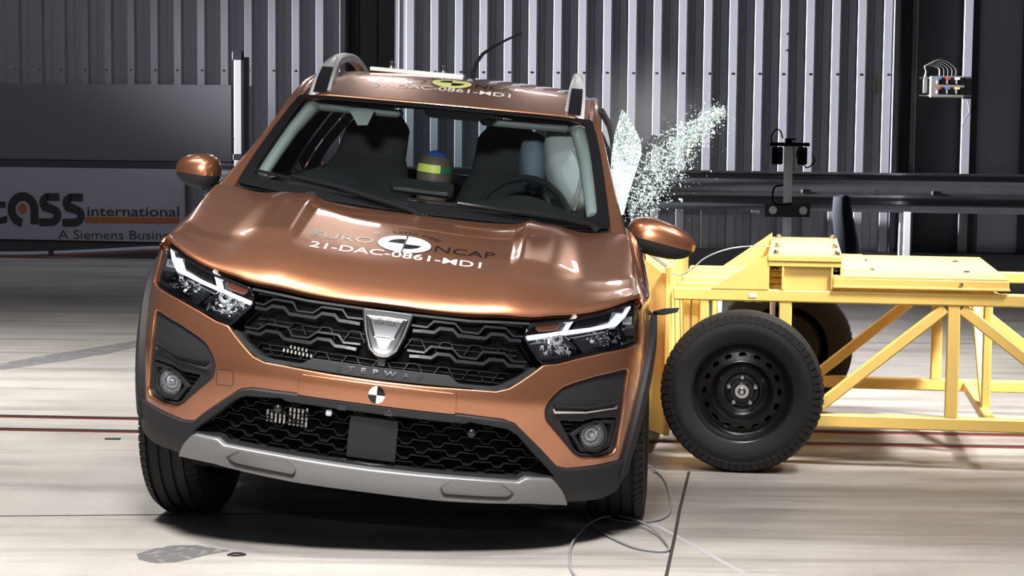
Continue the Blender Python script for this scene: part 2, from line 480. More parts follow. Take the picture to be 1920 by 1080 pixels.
def disc_sectors(name, surf, c, rx, ry, m, parent, xf=None, off=0.0015, sectors=((0, 360),), r0=0.0, n=48):
    e = 2e-3; vs = []; fs = []; ns = []
    def base(p): return xf(surf(*p)) if xf else Vector(surf(*p))
    def put(p):
        A_ = base((p[0] + e, p[1])) - base((p[0] - e, p[1])); B_ = base((p[0], p[1] + e)) - base((p[0], p[1] - e)); nn = A_.cross(B_).normalized()
        vs.append(base(p) + nn * off); ns.append(nn)
    for a0, a1 in sectors:
        k = max(2, int(n * (a1 - a0) / 360)); k0 = len(vs)
        for i in range(k + 1):
            t = math.radians(a0 + (a1 - a0) * i / k)
            for q in (r0, (r0 + 1) / 2, 1.0): put((c[0] + rx * q * math.cos(t), c[1] + ry * q * math.sin(t)))
        fs += [(k0 + i * 3 + j, k0 + i * 3 + j + 1, k0 + i * 3 + 4 + j, k0 + i * 3 + 3 + j) for i in range(k) for j in range(2)]
    return link(name, vs, fs, m, parent, normals=ns)


# ================================================================== THE CAR
CX, CY, YAW, ROLL, HV, CP = -.44147, 6.05868, .02596, .11314, -.01133, .01099
car = thing('car', 'copper orange compact crossover car leaning over with test roundels on bonnet and roof', 'car', (CX, CY, 0), -YAW)
_c, _s, _cr, _sr = math.cos(CP), math.sin(CP), math.cos(ROLL), math.sin(ROLL)
def B(p):
    """body lean of the struck car (roll, pitch and the twist of its roof)"""
    x, y, z = p
    z = z + .034 * x * ss(1.10, 1.40, z)
    y -= .85; z -= .35
    y, z = y * _c - z * _s, y * _s + z * _c
    x, z = x * _cr + z * _sr, -x * _sr + z * _cr
    return Vector((x, y + .85, z + .35 + HV))

# plan outline of the lower body and how far it draws in with height
PLc = [(-.25, .014), (0, 0), (.25, .014), (.45, .06), (.6, .135), (.72, .235), (.80, .35), (.843, .48), (.866, .62), (.878, .8), (.885, 1.1), (.885, 1.6), (.88, 2.6), (.86, 3.4), (.82, 3.8)]
_sl = [0.0]
for i in range(1, len(PLc)): _sl.append(_sl[-1] + math.hypot(PLc[i][0] - PLc[i - 1][0], PLc[i][1] - PLc[i - 1][1]))
_sl = [q - _sl[1] for q in _sl] if False else [q - math.hypot(.25, .014) for q in _sl]
PX = spl(_sl, [p[0] for p in PLc]); PY = spl(_sl, [p[1] for p in PLc])
DF = spl([.18, .23, .28, .35, .43, .53, .58, .65, .73, .83, .90, .98], [.2, .12, .06, .03, .015, .003, 0, .012, .035, .07, .10, .16])
DS = spl([.18, .33, .48, .68, .83, .93, 1.03, 1.13], [.06, .02, 0, 0, .015, .035, .06, .1])
def shell(s, z):
    a = abs(s); sg = 1 if s >= 0 else -1; e = 1e-3
    tx = PX(a + e) - PX(a - e); ty = PY(a + e) - PY(a - e); L = math.hypot(tx, ty) or 1
    nx, ny = -ty / L, tx / L
    w = ss(.55, 1.05, a); d = (1 - w) * DF(z) + w * DS(z)
    return (sg * (PX(a) + nx * d), PY(a) + ny * d, z)
def s_at(y):
    lo, hi = .6, _sl[-1]
    for _ in range(40):
        m = (lo + hi) / 2
        if PY(m) < y: lo = m
        else: hi = m
    return lo
# leading edge of the bonnet
ZF = spl([0, .27, .37, .5, .56, .67, .79, .88, .95, 1.02], [.828, .830, .837, .840, .848, .860, .883, .903, .914, .915])
_fe = [shell(q, ZF(q)) for q in np.linspace(0, 1.0, 60)]
YF = spl([p[0] for p in _fe], [p[1] for p in _fe]); ZX = spl([p[0] for p in _fe], [p[2] for p in _fe])
RISE = spl([-.05, 0, .015, .04, .08, .16, .3, .45, .65, .85, 1.1], [-.08, 0, .022, .046, .072, .107, .142, .170, .205, .236, .268])
DROP = spl([0, .06, .26, .47, .7, 1.0], [0, .45, 1, .85, .55, .4])
def hood(x, y):
    a = abs(x); q = y - YF(min(a, .83)); f = ss(.19, .36, q)
    z = ZX(min(a, .83)) + RISE(q) - .094 * ss(.34, .86, a) * DROP(q)
    z += .017 * f * (ss(.345, .398, a) - 0.9 * ss(.47, .575 + .06 * (1 - q), a))
    return (x, y, z)
def edge_gap(y):                      # where bonnet meets wing
    ys = [.38, .5, .7, .9, 1.08, 1.2]
    return (spl(ys, [.808, .795, .788, .775, .757, .745])(y), y, spl(ys, [.905, .905, .945, .993, 1.047, 1.085])(y))
ROOFC = spl([1.6, 1.70, 1.78, 1.9, 2.05, 2.3, 2.6, 3.0, 3.5, 3.95], [1.42, 1.457, 1.480, 1.512, 1.546, 1.570, 1.580, 1.572, 1.535, 1.47])
def roof(x, y):
    a = abs(x) / .586
    return (x, y, ROOFC(y) - .024 * a * a - .05 * ss(.80, 1.06, a) * .5)
def screen(a, b):                     # windscreen, a across, b up
    u = a / .64; v = b / .76
    xw = lerp(.694, .586, v); sy, sz = lerp(1.122, 1.787, v), lerp(1.093, 1.456, v); cy, cz = lerp(.985, 1.72, v), lerp(1.072, 1.463, v)
    k = u * u; bl = .022 * 4 * v * (1 - v)
    return (u * xw, lerp(cy, sy, k) - bl * .48, lerp(cz, sz, k) + bl * .88)

# ---- front bumper skin
bump_half = [(0, .604), (.15, .606), (.31, .611), (.37, .612), (.412, .625), (.45, .649), (.491, .677), (.527, .703),
             (.583, .710), (.66, .728), (.77, .748), (.85, .758), (.94, .767), (1.0, .775), (1.035, .70), (1.035, .45), (1.03, .385),
             (.88, .379), (.75, .371), (.665, .366), (.622, .373), (.554, .426), (.49, .474), (.443, .511), (.402, .522), (.27, .527), (0, .527)]
pocket = rounded([(.903, .692), (.866, .692), (.732, .673), (.647, .652), (.597, .635), (.558, .600), (.541, .570), (.548, .533), (.592, .495), (.682, .42), (.718, .405), (.785, .403), (.88, .408), (.898, .43), (.888, .49), (.888, .6)], .02)
def upright(p): return p
front_bumper = panel('front_bumper', shell, both(bump_half), M['paint'], car, 0.0, .006, .03, [pocket, mirror(pocket)], .022, B)
plate = panel('number_plate_blank', shell, [(-.2485, .594), (.2485, .594), (.2495, .528), (-.2495, .528)], M['paint'], front_bumper, .012, .003, .014, (), .02, B)
disc_sectors('target_white', shell, (0, .561), .026, .0265, M['white'], plate, B, .0135, ((90, 180), (270, 360)))
disc_sectors('target_black', shell, (0, .561), .026, .0265, M['blackdecal'], plate, B, .0135, ((0, 90), (180, 270)))
mb = MB()
for sx in (-1,):
    ribbon(mb, shell, [(sx * x, z) for x, z in rounded([(.537, .563), (.472, .568), (.470, .517), (.533, .513)], .01)] + [(-.535, .55)], .0022, -.001, .0012, B)
mb.build('towing_cover_seam', M['black'], front_bumper, fix=False)

# ---- black lower cladding, silver skid plate, lower grille
low_open = [(0, .498), (.285, .499), (.30, .506), (.42, .494), (.457, .477), (.521, .421), (.592, .366), (.612, .347), (.512, .347), (.49, .333), (0, .325)]
clad_half = [(0, .529), (.27, .529), (.402, .524), (.443, .513), (.49, .477), (.554, .429), (.622, .376), (.665, .369), (.75, .373), (.88, .381), (1.035, .388), (1.06, .36), (1.05, .30), (1.0, .268), (.88, .250), (.73, .247), (.55, .250), (.25, .240), (0, .240)]
cladding = panel('lower_bumper_cladding', shell, both(clad_half), M['black'], car, .010, .008, .05, [both(low_open)], .02, B)
skid_half = [(0, .325), (.355, .330), (.487, .330), (.510, .344), (.606, .342), (.622, .333), (.726, .258), (.722, .249), (.55, .256), (.25, .243), (0, .243)]
rec = rounded([(.235, .293), (.275, .316), (.43, .316), (.486, .287), (.470, .272), (.25, .266)], .012)
skid = panel('skid_plate', shell, both(skid_half), M['silver'], car, .026, .010, .05, [rec, mirror(rec)], .02, B)
for p in (rec, mirror(rec)):
    panel('skid_recess', shell, p, M['silver'], skid, .013, .002, .01, (), .02, B)
panel('grille_backing', shell, [(-.63, .30), (.63, .30), (.63, .52), (-.63, .52)], M['void'], cladding, -.075, .003, .01, (), .05, B, lip=False)
mb = MB()
P_ = .104
for k in range(7):
    z0 = .336 + k * .0262; lim = .60 - max(0, (z0 - .350)) * .98
    if z0 > .49: lim = .40
    path = []; ph = (k % 2) * P_ / 2; x = -lim
    pts_ = []
    n0 = int(math.floor((-lim - ph) / P_)) - 1
    for j in range(n0, n0 + int(2 * lim / P_) + 4):
        c = ph + j * P_; q = .0085
        for dx, dz in ((-.40 * P_, -q), (-.28 * P_, q), (.28 * P_, q), (.40 * P_, -q)):
            pts_.append((c + dx, z0 + dz))
    pts_ = [p for p in pts_ if -lim <= p[0] <= lim]
    if len(pts_) > 2: ribbon(mb, shell, pts_, .0034, -.055, -.020, B, .6)
lower_grille = mb.build('lower_grille_mesh', M['mesh'], cladding, smooth=False, fix=False)
panel('radar_cover', shell, [(-.078, .480), (.076, .480), (.080, .34), (-.080, .34)], M['black'], cladding, -.012, .003, .03, (), .03, B)
mb = MB()
for x in (-.104, .043):
    mb_p = [(x - .014, .519), (x + .014, .519), (x + .014, .499), (x - .014, .499)]
    panel('clip_socket', shell, mb_p, M['gloss'], cladding, .0125, .001, .003, (), .02, B)
for x in (-.31, .31):
    mb = MB(B); c = Vector(shell(x, .472)); mb.lathe([(.0, .012), (.012, .012), (.014, .009), (.014, 0)], c + Vector((0, .0, 0)), (0, -1, 0), 20)
    mb.build('parking_sensor', M['grillegrey'], cladding)
mb = MB(B); c = Vector(shell(-.145, .482)); mb.box(c + Vector((-.010, -.002, -.011)), c + Vector((.010, .02, .009)), .004); mb.build('white_clip', M['clip'], cladding)
mb = MB(B)
for (x0, x1, z0, z1, rows) in ((-.355, -.285, .428, .468, 2), (-.280, -.212, .426, .492, 3)):
    for rr in range(rows):
        zz = lerp(z0, z1, (rr + .5) / rows) - .010
        for j in range(5):
            xx = lerp(x0, x1, (j + .5) / 5); c = Vector(shell(xx, zz)); mb.box(c + Vector((-.0032, .032, -.009)), c + Vector((.0032, .045, .009)))
mb.build('radiator_fins', M['fin'], cladding, smooth=False)
mb = MB(B)
for rr in range(2):
    for j in range(8 - 3 * rr):
        xx = -.318 + .013 * (j + 1.6 * rr); zz = .652 + .013 * rr - (0.0008 * j); c = Vector(shell(xx, zz)); mb.box(c + Vector((-.0028, .035, -.005)), c + Vector((.0028, .045, .005)))
upper_fins = mb

# ---- fog lamp pockets
for sd in (1, -1):
    f = (lambda p: p) if sd > 0 else mirror
    pk = panel('fog_lamp_pocket', shell, f(pocket), M['black'], car, -.010, .004, .03, [f(rounded([(.606, .528), (.70, .524), (.735, .534), (.868, .534), (.874, .50), (.868, .426), (.79, .413), (.72, .415), (.69, .43)], .014))], .02, B)
    panel('fog_lamp_housing', shell, f(rounded([(.60, .533), (.875, .538), (.88, .42), (.72, .408), (.60, .52)], .01)), M['gloss'], pk, -.045, .003, .012, (), .025, B)
    rb = MB()
    ribbon(rb, shell, [(sd * x, z) for x, z in [(.72, .512), (.80, .523), (.856, .518), (.857, .44), (.80, .422), (.72, .428), (.672, .478), (.72, .512)]], .020, -.046, -.012, B, .6)
    for z in (.512, .496, .480):
        ribbon(rb, shell, [(sd * (.625 - (z - .512) * .9), z), (sd * .672, z)], .006, -.045, -.022, B)
    rb.build('fog_lamp_bezel', M['black'], pk, smooth=False, fix=False)
    cb = MB()
    ribbon(cb, shell, [(sd * .572, .567), (sd * .578, .556), (sd * .70, .557), (sd * .846, .568), (sd * .846, .577)], .010, -.012, -.002, B, .5)
    cb.build('chrome_strip', M['chrome'], pk, fix=False)
    rb = MB()
    ribbon(rb, shell, [(sd * .575, .577), (sd * .70, .572), (sd * .85, .588)], .012, -.012, -.001, B, .4)
    rb.build('pocket_ledge', M['grillegrey'], pk, fix=False)
    c = Vector(shell(sd * .742, .478)) + Vector((0, .030, 0)); ax = Vector((sd * .35, -1, 0)).normalized()
    fl = MB(B); fl.lathe([(-.03, .0), (-.028, .02), (-.018, .034), (.004, .042)], c, ax, 40)
    lamp = fl.build('fog_lamp', M['reflector'], pk)
    fa = MB(B); fa.lathe([(.004, .042), (.012, .043), (.013, .049), (.004, .052), (-.02, .052)], c, ax, 40); fa.build('fog_lamp_rim', M['black'], pk)
    fa = MB(B)
    for q in range(18):
        th = 2 * PI * q / 18; a_ = ax.orthogonal().normalized(); b_ = ax.cross(a_)
        for rr in (.018, .032):
            p = c + (a_ * math.cos(th + rr * 40) + b_ * math.sin(th + rr * 40)) * rr + ax * (-.016 + rr * .4); fa.lathe([(0, .0065), (.004, .005), (.007, .0001)], p, ax, 6)
    fa.lathe([(-.02, .011), (.0, .010), (.004, .006), (.004, 0)], c, ax, 20)
    fa.build('lamp_facets', M['reflector'], pk, smooth=False)
    lg = MB(B); lg.lathe([(.009, .044), (.015, .034), (.018, .018), (.019, 0)], c, ax, 32); lg.build('fog_lamp_lens', M['lens'], pk)

# ---- headlights
hl = [(.49, .834), (.555, .843), (.665, .856), (.79, .879), (.88, .899), (.945, .910), (.995, .905), (.993, .875), (.972, .828), (.972, .780), (.937, .768), (.85, .757), (.77, .748), (.66, .729), (.583, .712), (.528, .702), (.514, .713), (.49, .742), (.456, .782), (.468, .812)]
for sd in (1, -1):
    f = (lambda p: p) if sd > 0 else mirror
    h = panel('headlight', shell, f(rounded(hl, .008)), M['gloss'], car, -.060, .004, .02, (), .025, B)
    panel('headlight_lens', shell, f(rounded(hl, .010)), M['lens'], h, -.003, .006, .055, (), .025, B)
    # dark frame inside the lens
    fr = MB(); pth = [(sd * x, z) for x, z in inset(rounded(hl, .01) if area2(hl) > 0 else rounded(hl[::-1], .01), .007)[0]]
    ribbon(fr, shell, pth + [pth[0]], .013, -.055, -.012, B, .6); fr.build('headlight_frame', M['gloss'], h, smooth=False, fix=False)
    dr = MB()
    ribbon(dr, shell, [(sd * x, z) for x, z in [(.470, .786), (.545, .798), (.63, .811), (.745, .825), (.850, .838), (.905, .868), (.948, .897)]], .0125, -.05, -.014, B, .75)
    ribbon(dr, shell, [(sd * .63, .812), (sd * .652, .838), (sd * .676, .862)], .006, -.05, -.015, B, .6)
    dr.build('daytime_light_strip', M['drl'], h, fix=False)
    dr = MB()
    ribbon(dr, shell, [(sd * .905, .868), (sd * .948, .899)], .030, -.052, -.020, B, .6)
    ribbon(dr, shell, [(sd * .975, .86), (sd * .968, .835)], .022, -.05, -.02, B, .6)
    dr.build('corner_reflector', M['reflector'], h, fix=False)
    for dv in (((.615, .797), (.667, .758), .016), ((.852, .832), (.920, .792), .016), ((.652, .795), (.700, .745), .006)):
        dr = MB(); ribbon(dr, shell, [(sd * x, z) for x, z in dv[:2]], dv[2], -.05, -.018, B, .7); dr.build('inner_divider', M['darkchrome'], h, fix=False)
    # low beam bowl: faceted reflector
    panel('low_beam_reflector', shell, f([(.484, .774), (.543, .719), (.632, .731), (.660, .752), (.612, .793)]), M['darkchrome'], h, -.050, .006, .02, (), .012, B)
    rr = random.Random(3 + sd); fc = MB(B)
    for q in range(120):
        s_, z_ = rr.uniform(.50, .645), rr.uniform(.722, .790)
        if z_ < .775 - (s_ - .484) * .95 + .0 or z_ > .796 - max(0, s_ - .61) * .9 or z_ < .724 + (s_ - .54) * .12: continue
        p = Vector(shell(sd * s_, z_)) + Vector((0, .046, 0)); k = rr.uniform(.005, .012)
        fc.add([p + Vector((rr.uniform(-k, k), rr.uniform(-k, k) * .8, rr.uniform(-k, k))) for _ in range(4)], [(0, 1, 2), (0, 2, 3), (0, 3, 1), (1, 3, 2)])
    fc.build('lamp_facets', M['reflector'], h, smooth=False)
    c = Vector(shell(sd * .580, .780)) + Vector((0, .050, 0)); pj = MB(B)
    pj.lathe([(.0, .021), (.016, .020), (.018, .016), (.008, .012), (.006, 0)], c, (0, -1, 0), 28); pj.build('low_beam_ring', M['reflector'], h)
    pj = MB(B); c2 = c + Vector((0, -.008, 0)); pj.lathe([(0, .009), (.006, .008), (.009, 0)], c2, (0, -1, 0), 20); pj.build('bulb_cap', M['darkchrome'], h)
    panel('high_beam_reflector', shell, f([(.655, .800), (.712, .750), (.80, .765), (.872, .782), (.846, .822), (.74, .812)]), M['darkchrome'], h, -.052, .006, .02, (), .016, B)
    fc = MB(B)
    for q in range(60):
        s_, z_ = rr.uniform(.70, .855), rr.uniform(.762, .818)
        if z_ > .806 + (s_ - .70) * .1 or z_ < .752 + (s_ - .70) * .17: continue
        p = Vector(shell(sd * s_, z_)) + Vector((0, .048, 0)); k = rr.uniform(.004, .009)
        fc.add([p + Vector((rr.uniform(-k, k), rr.uniform(-k, k) * .8, rr.uniform(-k, k))) for _ in range(4)], [(0, 1, 2), (0, 2, 3), (0, 3, 1), (1, 3, 2)])
    fc.build('high_beam_facets', M['reflector'], h, smooth=False)
    panel('indicator_lens', shell, f([(.52, .821), (.527, .838), (.615, .850), (.628, .846), (.604, .820), (.535, .812)]), M['amber'], h, -.035, .004, .01, (), .015, B)
    fn = MB()
    for q in range(13):
        t = q / 12; a_ = (lerp(.685, .835, t), lerp(.829, .850, t)); b_ = (lerp(.70, .862, t), lerp(.849, .888, t))
        ribbon(fn, shell, [(sd * a_[0], a_[1]), (sd * b_[0], b_[1])], .0045, -.05, -.034, B)
    fn.build('headlight_fins', M['black'], h, smooth=False, fix=False)

# ---- upper grille
g_half = [(0, .826), (.16, .826), (.27, .828), (.37, .835), (.488, .836), (.464, .812), (.452, .783), (.486, .742), (.510, .713), (.526, .703), (.491, .677), (.45, .649), (.412, .625), (.372, .612), (.31, .611), (.15, .606), (0, .604)]
grille = panel('upper_grille', shell, both(g_half), M['void'], car, -.075, .004, .02, (), .03, B)
mb = MB()
lowrim = [(-.505, .690), (-.470, .670), (-.430, .645), (-.395, .626), (-.36, .618), (0, .612), (.36, .618), (.395, .626), (.430, .645), (.470, .670), (.505, .690)]
ribbon(mb, shell, lowrim, .022, -.075, -.010, B, .6)
ribbon(mb, shell, [(-.485, .829), (-.37, .826), (-.27, .820), (0, .818), (.27, .820), (.37, .826), (.485, .829)], .012, -.075, -.014, B, .6)
mb.build('grille_surround', M['black'], grille, smooth=False, fix=False)
for (dz, ex) in ((0, .462), (-.078, .475)):
    for sd in (1, -1):
        b1 = MB(); P = [(.075, .788), (.130, .787), (.150, .808), (.222, .808), (.248, .786), (.302, .785), (.322, .809), (.395, .810), (.425, .788), (ex, .789)]
        ribbon(b1, shell, [(sd * x, z + dz) for x, z in P], .011, -.075, -.018, B, .55)
        b1.build('grille_bar', M['grillegrey'], grille, smooth=False, fix=False)
        b2 = MB(); P = [(.085, .770), (.115, .772), (.155, .7725), (.172, .787), (.215, .787), (.235, .771), (.325, .771), (.345, .787), (.390, .787), (.408, .773), (ex - .01, .774)]
        ribbon(b2, shell, [(sd * x, z + dz) for x, z in P], .019, -.075, -.010, B, .5)
        b2.build('grille_bar', M['grillegrey'], grille, smooth=False, fix=False)
mb = MB()
for z in (.748, .732, .672, .656, .640):
    ribbon(mb, shell, [(-.45 + max(0, .70 - z) * 1.0, z), (0, z - .002), (.45 - max(0, .70 - z) * 1.0, z)], .005, -.078, -.050, B)
for z0 in (.738, .660):
    for q in range(9):
        x = -.40 + q * .1
        ribbon(mb, shell, [(x - .035, z0 - .018), (x - .015, z0 + .014), (x + .015, z0 + .014), (x + .035, z0 - .018)], .005, -.078, -.046, B)
for z in (.816, .822):
    ribbon(mb, shell, [(-.46, z + .004), (0, z - .004), (.46, z + .004)], .003, -.075, -.022, B)
mb.build('grille_lattice', M['mesh'], grille, smooth=False, fix=False)
upper_fins.build('radiator_fins', M['fin'], grille, smooth=False)
sb = panel('grille_lettering_bar', shell, both([(0, .646), (.218, .647), (.245, .628), (.300, .612), (0, .607)]), M['black'], grille, -.004, .003, .02, (), .02, B)
lettering('lettering', 'S  T  E  P  W  A  Y', shell, -.137, .137, .6215, .0155, M['chrome'], sb, .0015, .012, B)
bf = panel('badge_frame', shell, rounded(both([(0, .818), (.084, .816), (.066, .746), (.046, .694), (.020, .674), (0, .672)]), .008), M['grillegrey'], grille, .012, .005, .06, (), .012, B)
em = panel('chrome_badge', shell, rounded(both([(0, .799), (.069, .797), (.054, .735), (.036, .694), (.016, .681), (0, .680)]), .008), M['chrome'], bf, .022, .006, .012, [rounded(both([(0, .787), (.052, .786), (.030, .735), (0, .735)]), .004)], .010, B)
panel('badge_inlay', shell, rounded(both([(0, .787), (.052, .786), (.030, .735), (0, .735)]), .004), M['darkchrome'], em, .018, .001, .004, (), .01, B)
lettering('badge_lettering', 'DACIA', shell, -.034, .034, .770, .009, M['blackdecal'], em, .0195, .01, B)
panel('badge_slot', shell, rounded(both([(0, .731), (.028, .731), (.014, .700), (0, .698)]), .004), M['darkchrome'], em, .0225, .001, .004, (), .01, B)
mb = MB(); ribbon(mb, shell, [(0, .676), (0, .650)], .034, -.06, -.006, B, .7); mb.build('badge_foot', M['black'], bf, smooth=False, fix=False)

# ---- bonnet
xs_ = np.linspace(-.80, .80, 65)
h_out = [(float(x), YF(abs(float(x))) + .004) for x in xs_]
h_out += [(edge_gap(y)[0], y) for y in (.42, .5, .6, .7, .8, .9, 1.0, 1.08)]
h_out += [(float(x), .95 + .13 * (abs(float(x)) / .684) ** 2) for x in np.linspace(.70, -.70, 30)]
h_out += [(-edge_gap(y)[0], y) for y in (1.08, 1.0, .9, .8, .7, .6, .5, .42)]
bonnet = panel('bonnet', hood, h_out, M['paint'], car, 0, .005, .03, (), .0125, B)
# decals on the bonnet
HB = B
def hd(x, y): return hood(x, y)
disc_sectors('roundel', hd, (-.006, .502), .092, .108, M['blackdecal'], bonnet, HB, .0010)
disc_sectors('roundel_face', hd, (-.006, .502), .089, .105, M['white'], bonnet, HB, .0016)
disc_sectors('roundel_quarter', hd, (-.006, .502), .056, .062, M['blackdecal'], bonnet, HB, .0022, ((90, 180), (270, 360)))
mb = MB(); ribbon(mb, hd, [(-.006, .397), (-.006, .607)], .007, .0015, .0026, HB); mb.build('roundel_line', M['blackdecal'], bonnet, fix=False)
lettering('lettering', 'EURO', hd, -.318, -.112, .462, .075, M['blackdecal'], bonnet, .0015, 0, HB)
lettering('lettering', 'NCAP', hd, .098, .300, .462, .075, M['blackdecal'], bonnet, .0015, 0, HB)
lettering('lettering', 'FOR SAFER CARS', hd, 0, 1, 0, .026, M['blackdecal'], bonnet, .0015, 0, HB, arc=(-.006, .502, .125, -.95, .95, 1.08))
lettering('lettering', '21-DAC-0861-MD1', hd, -.305, .262, .338, .062, M['white'], bonnet, .0015, .004, HB)
for x, y in ((-.11, .405), (-.30, .29), (.36, .33)):
    pass

# ---- wings, doors and sides
yc = .82; sc = s_at(yc)
for sd in (1, -1):
    f = (lambda p: p) if sd > 0 else mirror
    arch = [(sc + .40 * math.cos(t), .35 + .40 * math.sin(t)) for t in np.linspace(0.05, PI - .05, 24)]
    o = [(1.005, .90), (1.005, .776), (1.038, .70), (1.036, .45), (1.03, .385)] + [p for p in arch[::-1] if p[0] > 1.04] + [(s_at(1.27), .36), (s_at(1.27), .955), (s_at(1.1), .935), (s_at(.8), .915), (s_at(.55), .905)]
    wing = panel('wing', shell, f(o[::-1]), M['paint'], car, 0, .003, .02, (), .03, B)
    mb = MB(B); rows = []
    for y in np.linspace(.395, 1.28, 24):
        s_ = s_at(y); zt = np.interp(y, [.395, .55, .8, 1.1, 1.28], [.885, .903, .913, .933, .953]); p0 = Vector(shell(s_, zt)); g = Vector(edge_gap(y))
        if y > 1.10: g = Vector((np.interp(y, [1.1, 1.28], [.757, .742]), y, np.interp(y, [1.1, 1.28], [1.055, 1.10])))
        row = []
        for t in np.linspace(0, 1, 9):
            th = t * PI / 2; x = lerp(g.x, p0.x, math.cos(th) * .55 + (1 - t) * .45); z = lerp(p0.z, g.z, math.sin(th) * .55 + t * .45)
            yy = lerp(p0.y, g.y, t); row.append((sd * x, yy, z))
        row.append((sd * (g.x - .004), g.y, g.z - .02)); rows.append(row)
    mb.grid(rows if sd > 0 else [r_[::-1] for r_ in rows]); mb.build('wing_shoulder', M['paint'], wing, fix=False)
    # wheel-arch cladding front and rear
    for (yy, nm) in ((.82, 0), (3.40, 1)):
        s0 = s_at(yy); R0, R1 = .395, .475 if nm == 0 else .47
        ths = np.linspace(-.12, PI + .10, 36)
        o = [(s0 + R1 * math.cos(t) * (1.0 if math.cos(t) > 0 else .935), .36 + R1 * math.sin(t)) for t in ths] + [(s0 + R0 * math.cos(t) * (1 if math.cos(t) > 0 else .95), .36 + R0 * math.sin(t)) for t in ths[::-1]]
        panel('wheel_arch_cladding', shell, f(o), M['black'], car, .020, .010, .05, (), .03, B)
    # doors and rear quarter
    for nm, ya, yb in (('front_door', 1.275, 2.26), ('rear_door', 2.265, 3.02)):
        o = [(s_at(ya), .36), (s_at(yb), .36), (s_at(yb), 1.02), (s_at(ya), .955 if nm == 'front_door' else 1.02)]
        d_ = panel(nm, shell, f(o), M['paint'], car, 0, .006, .03, (), .05, B)
        hb = MB(); sh = s_at(yb - .17); ribbon(hb, shell, [(sd * (sh - .09), .93), (sd * (sh + .09), .935)], .022, .002, .03, B, .7); hb.build('door_handle', M['paint'], d_, fix=False)
    a2 = [(s_at(3.40) + .40 * math.cos(t), .36 + .40 * math.sin(t)) for t in np.linspace(0, PI, 20)]
    o = [(s_at(3.02), .36), (s_at(3.02), 1.03), (s_at(3.78), 1.03), (s_at(3.79), .40)] + [(min(p[0], s_at(3.77)), p[1]) for p in a2]
    panel('rear_quarter', shell, f(o), M['paint'], car, 0, .006, .03, (), .05, B)
    panel('sill_cladding', shell, f([(s_at(1.22), .24), (s_at(3.0), .24), (s_at(3.0), .37), (s_at(1.22), .37)]), M['black'], car, .015, .01, .04, (), .05, B)
    # pillar, cant rail and window line
    PO = [(.755, 1.15, 1.080), (.672, 1.50, 1.274), (.606, 1.85, 1.461), (.600, 2.2, 1.512), (.600, 2.6, 1.522), (.592, 3.0, 1.512), (.575, 3.5, 1.475), (.56, 3.9, 1.415)]
    PI_ = [(.694, 1.122, 1.093), (.632, 1.50, 1.300), (.586, 1.787, 1.458), (.580, 2.2, 1.528), (.578, 2.6, 1.540), (.57, 3.0, 1.53), (.55, 3.5, 1.495), (.54, 3.9, 1.43)]
    ts = [0, 1, 2, 3, 4, 5, 6, 7]
    so_ = [spl(ts, [p[k] for p in PO]) for k in range(3)]; si_ = [spl(ts, [p[k] for p in PI_]) for k in range(3)]
    mb = MB(B); rows = []
    for t in np.linspace(-.12, 7, 50):
        o_ = Vector([q(t) if t >= 0 else q(0) + (q(.01) - q(0)) * t * 100 for q in so_]); i_ = Vector([q(t) if t >= 0 else q(0) + (q(.01) - q(0)) * t * 100 for q in si_])
        bl = Vector((.012, -.012 if t < 2 else 0, .010))
        mid = (o_ + i_) / 2 + bl; inn = o_ + Vector((-.035, .02 if t < 2 else 0, -.035))
        row = [i_ + Vector((-.01, .012 if t < 2 else 0, -.012)), i_, (i_ + mid) / 2 + bl * .22, mid, (mid + o_) / 2 + bl * .22, o_, inn]
        rows.append([(sd * p.x, p.y, p.z) for p in row])
    mb.grid([r_[::-1] for r_ in rows] if sd > 0 else rows); mb.build('side_pillar', M['paint'], car, fix=False)
    # belt line and windows
    def side_pt(y, v):
        tt = np.interp(y, [p[1] for p in PO], ts); top = Vector([q(tt) for q in so_]) + Vector((-.02, 0, -.03)); bot = Vector(shell(s_at(y), 1.03)); bot.z = 1.02 if y > 1.25 else 1.06
        return lerp(bot, top, v) + Vector((.02 * 4 * v * (1 - v), 0, 0))
    mb = MB(B); rows = [[(sd * q.x, q.y, q.z) for q in (side_pt(y, 0), side_pt(y, 0) + Vector((-.03, 0, .012)), side_pt(y, .06) + Vector((-.06, 0, 0)))] for y in np.linspace(1.26, 3.85, 30)]
    mb.grid(rows); mb.build('window_waist_trim', M['black'], car, fix=False)
    for ya, yb in ((2.30, 3.0), (3.05, 3.6)) if sd > 0 else ((1.30, 2.22), (2.30, 3.0), (3.05, 3.6)):
        mb = MB(B); rows = [[(lambda q: (sd * q.x, q.y, q.z))(side_pt(y, v)) for v in np.linspace(.03, .98, 8)] for y in np.linspace(ya, yb, 10)]
        mb.grid(rows); mb.build('side_window', M['sideglass'], car, fix=False)
    for y in (2.26, 3.02, 3.68):
        mb = MB(B); rows = [[(lambda q: (sd * (q.x + dx), q.y + dy, q.z))(side_pt(y, v)) for v in np.linspace(0, 1, 10)] for dx, dy in ((-.05, -.05), (.004, -.05), (.004, .05), (-.05, .05), (-.05, -.05))]
        mb.grid(rows); mb.build('window_pillar', M['gloss'], car)
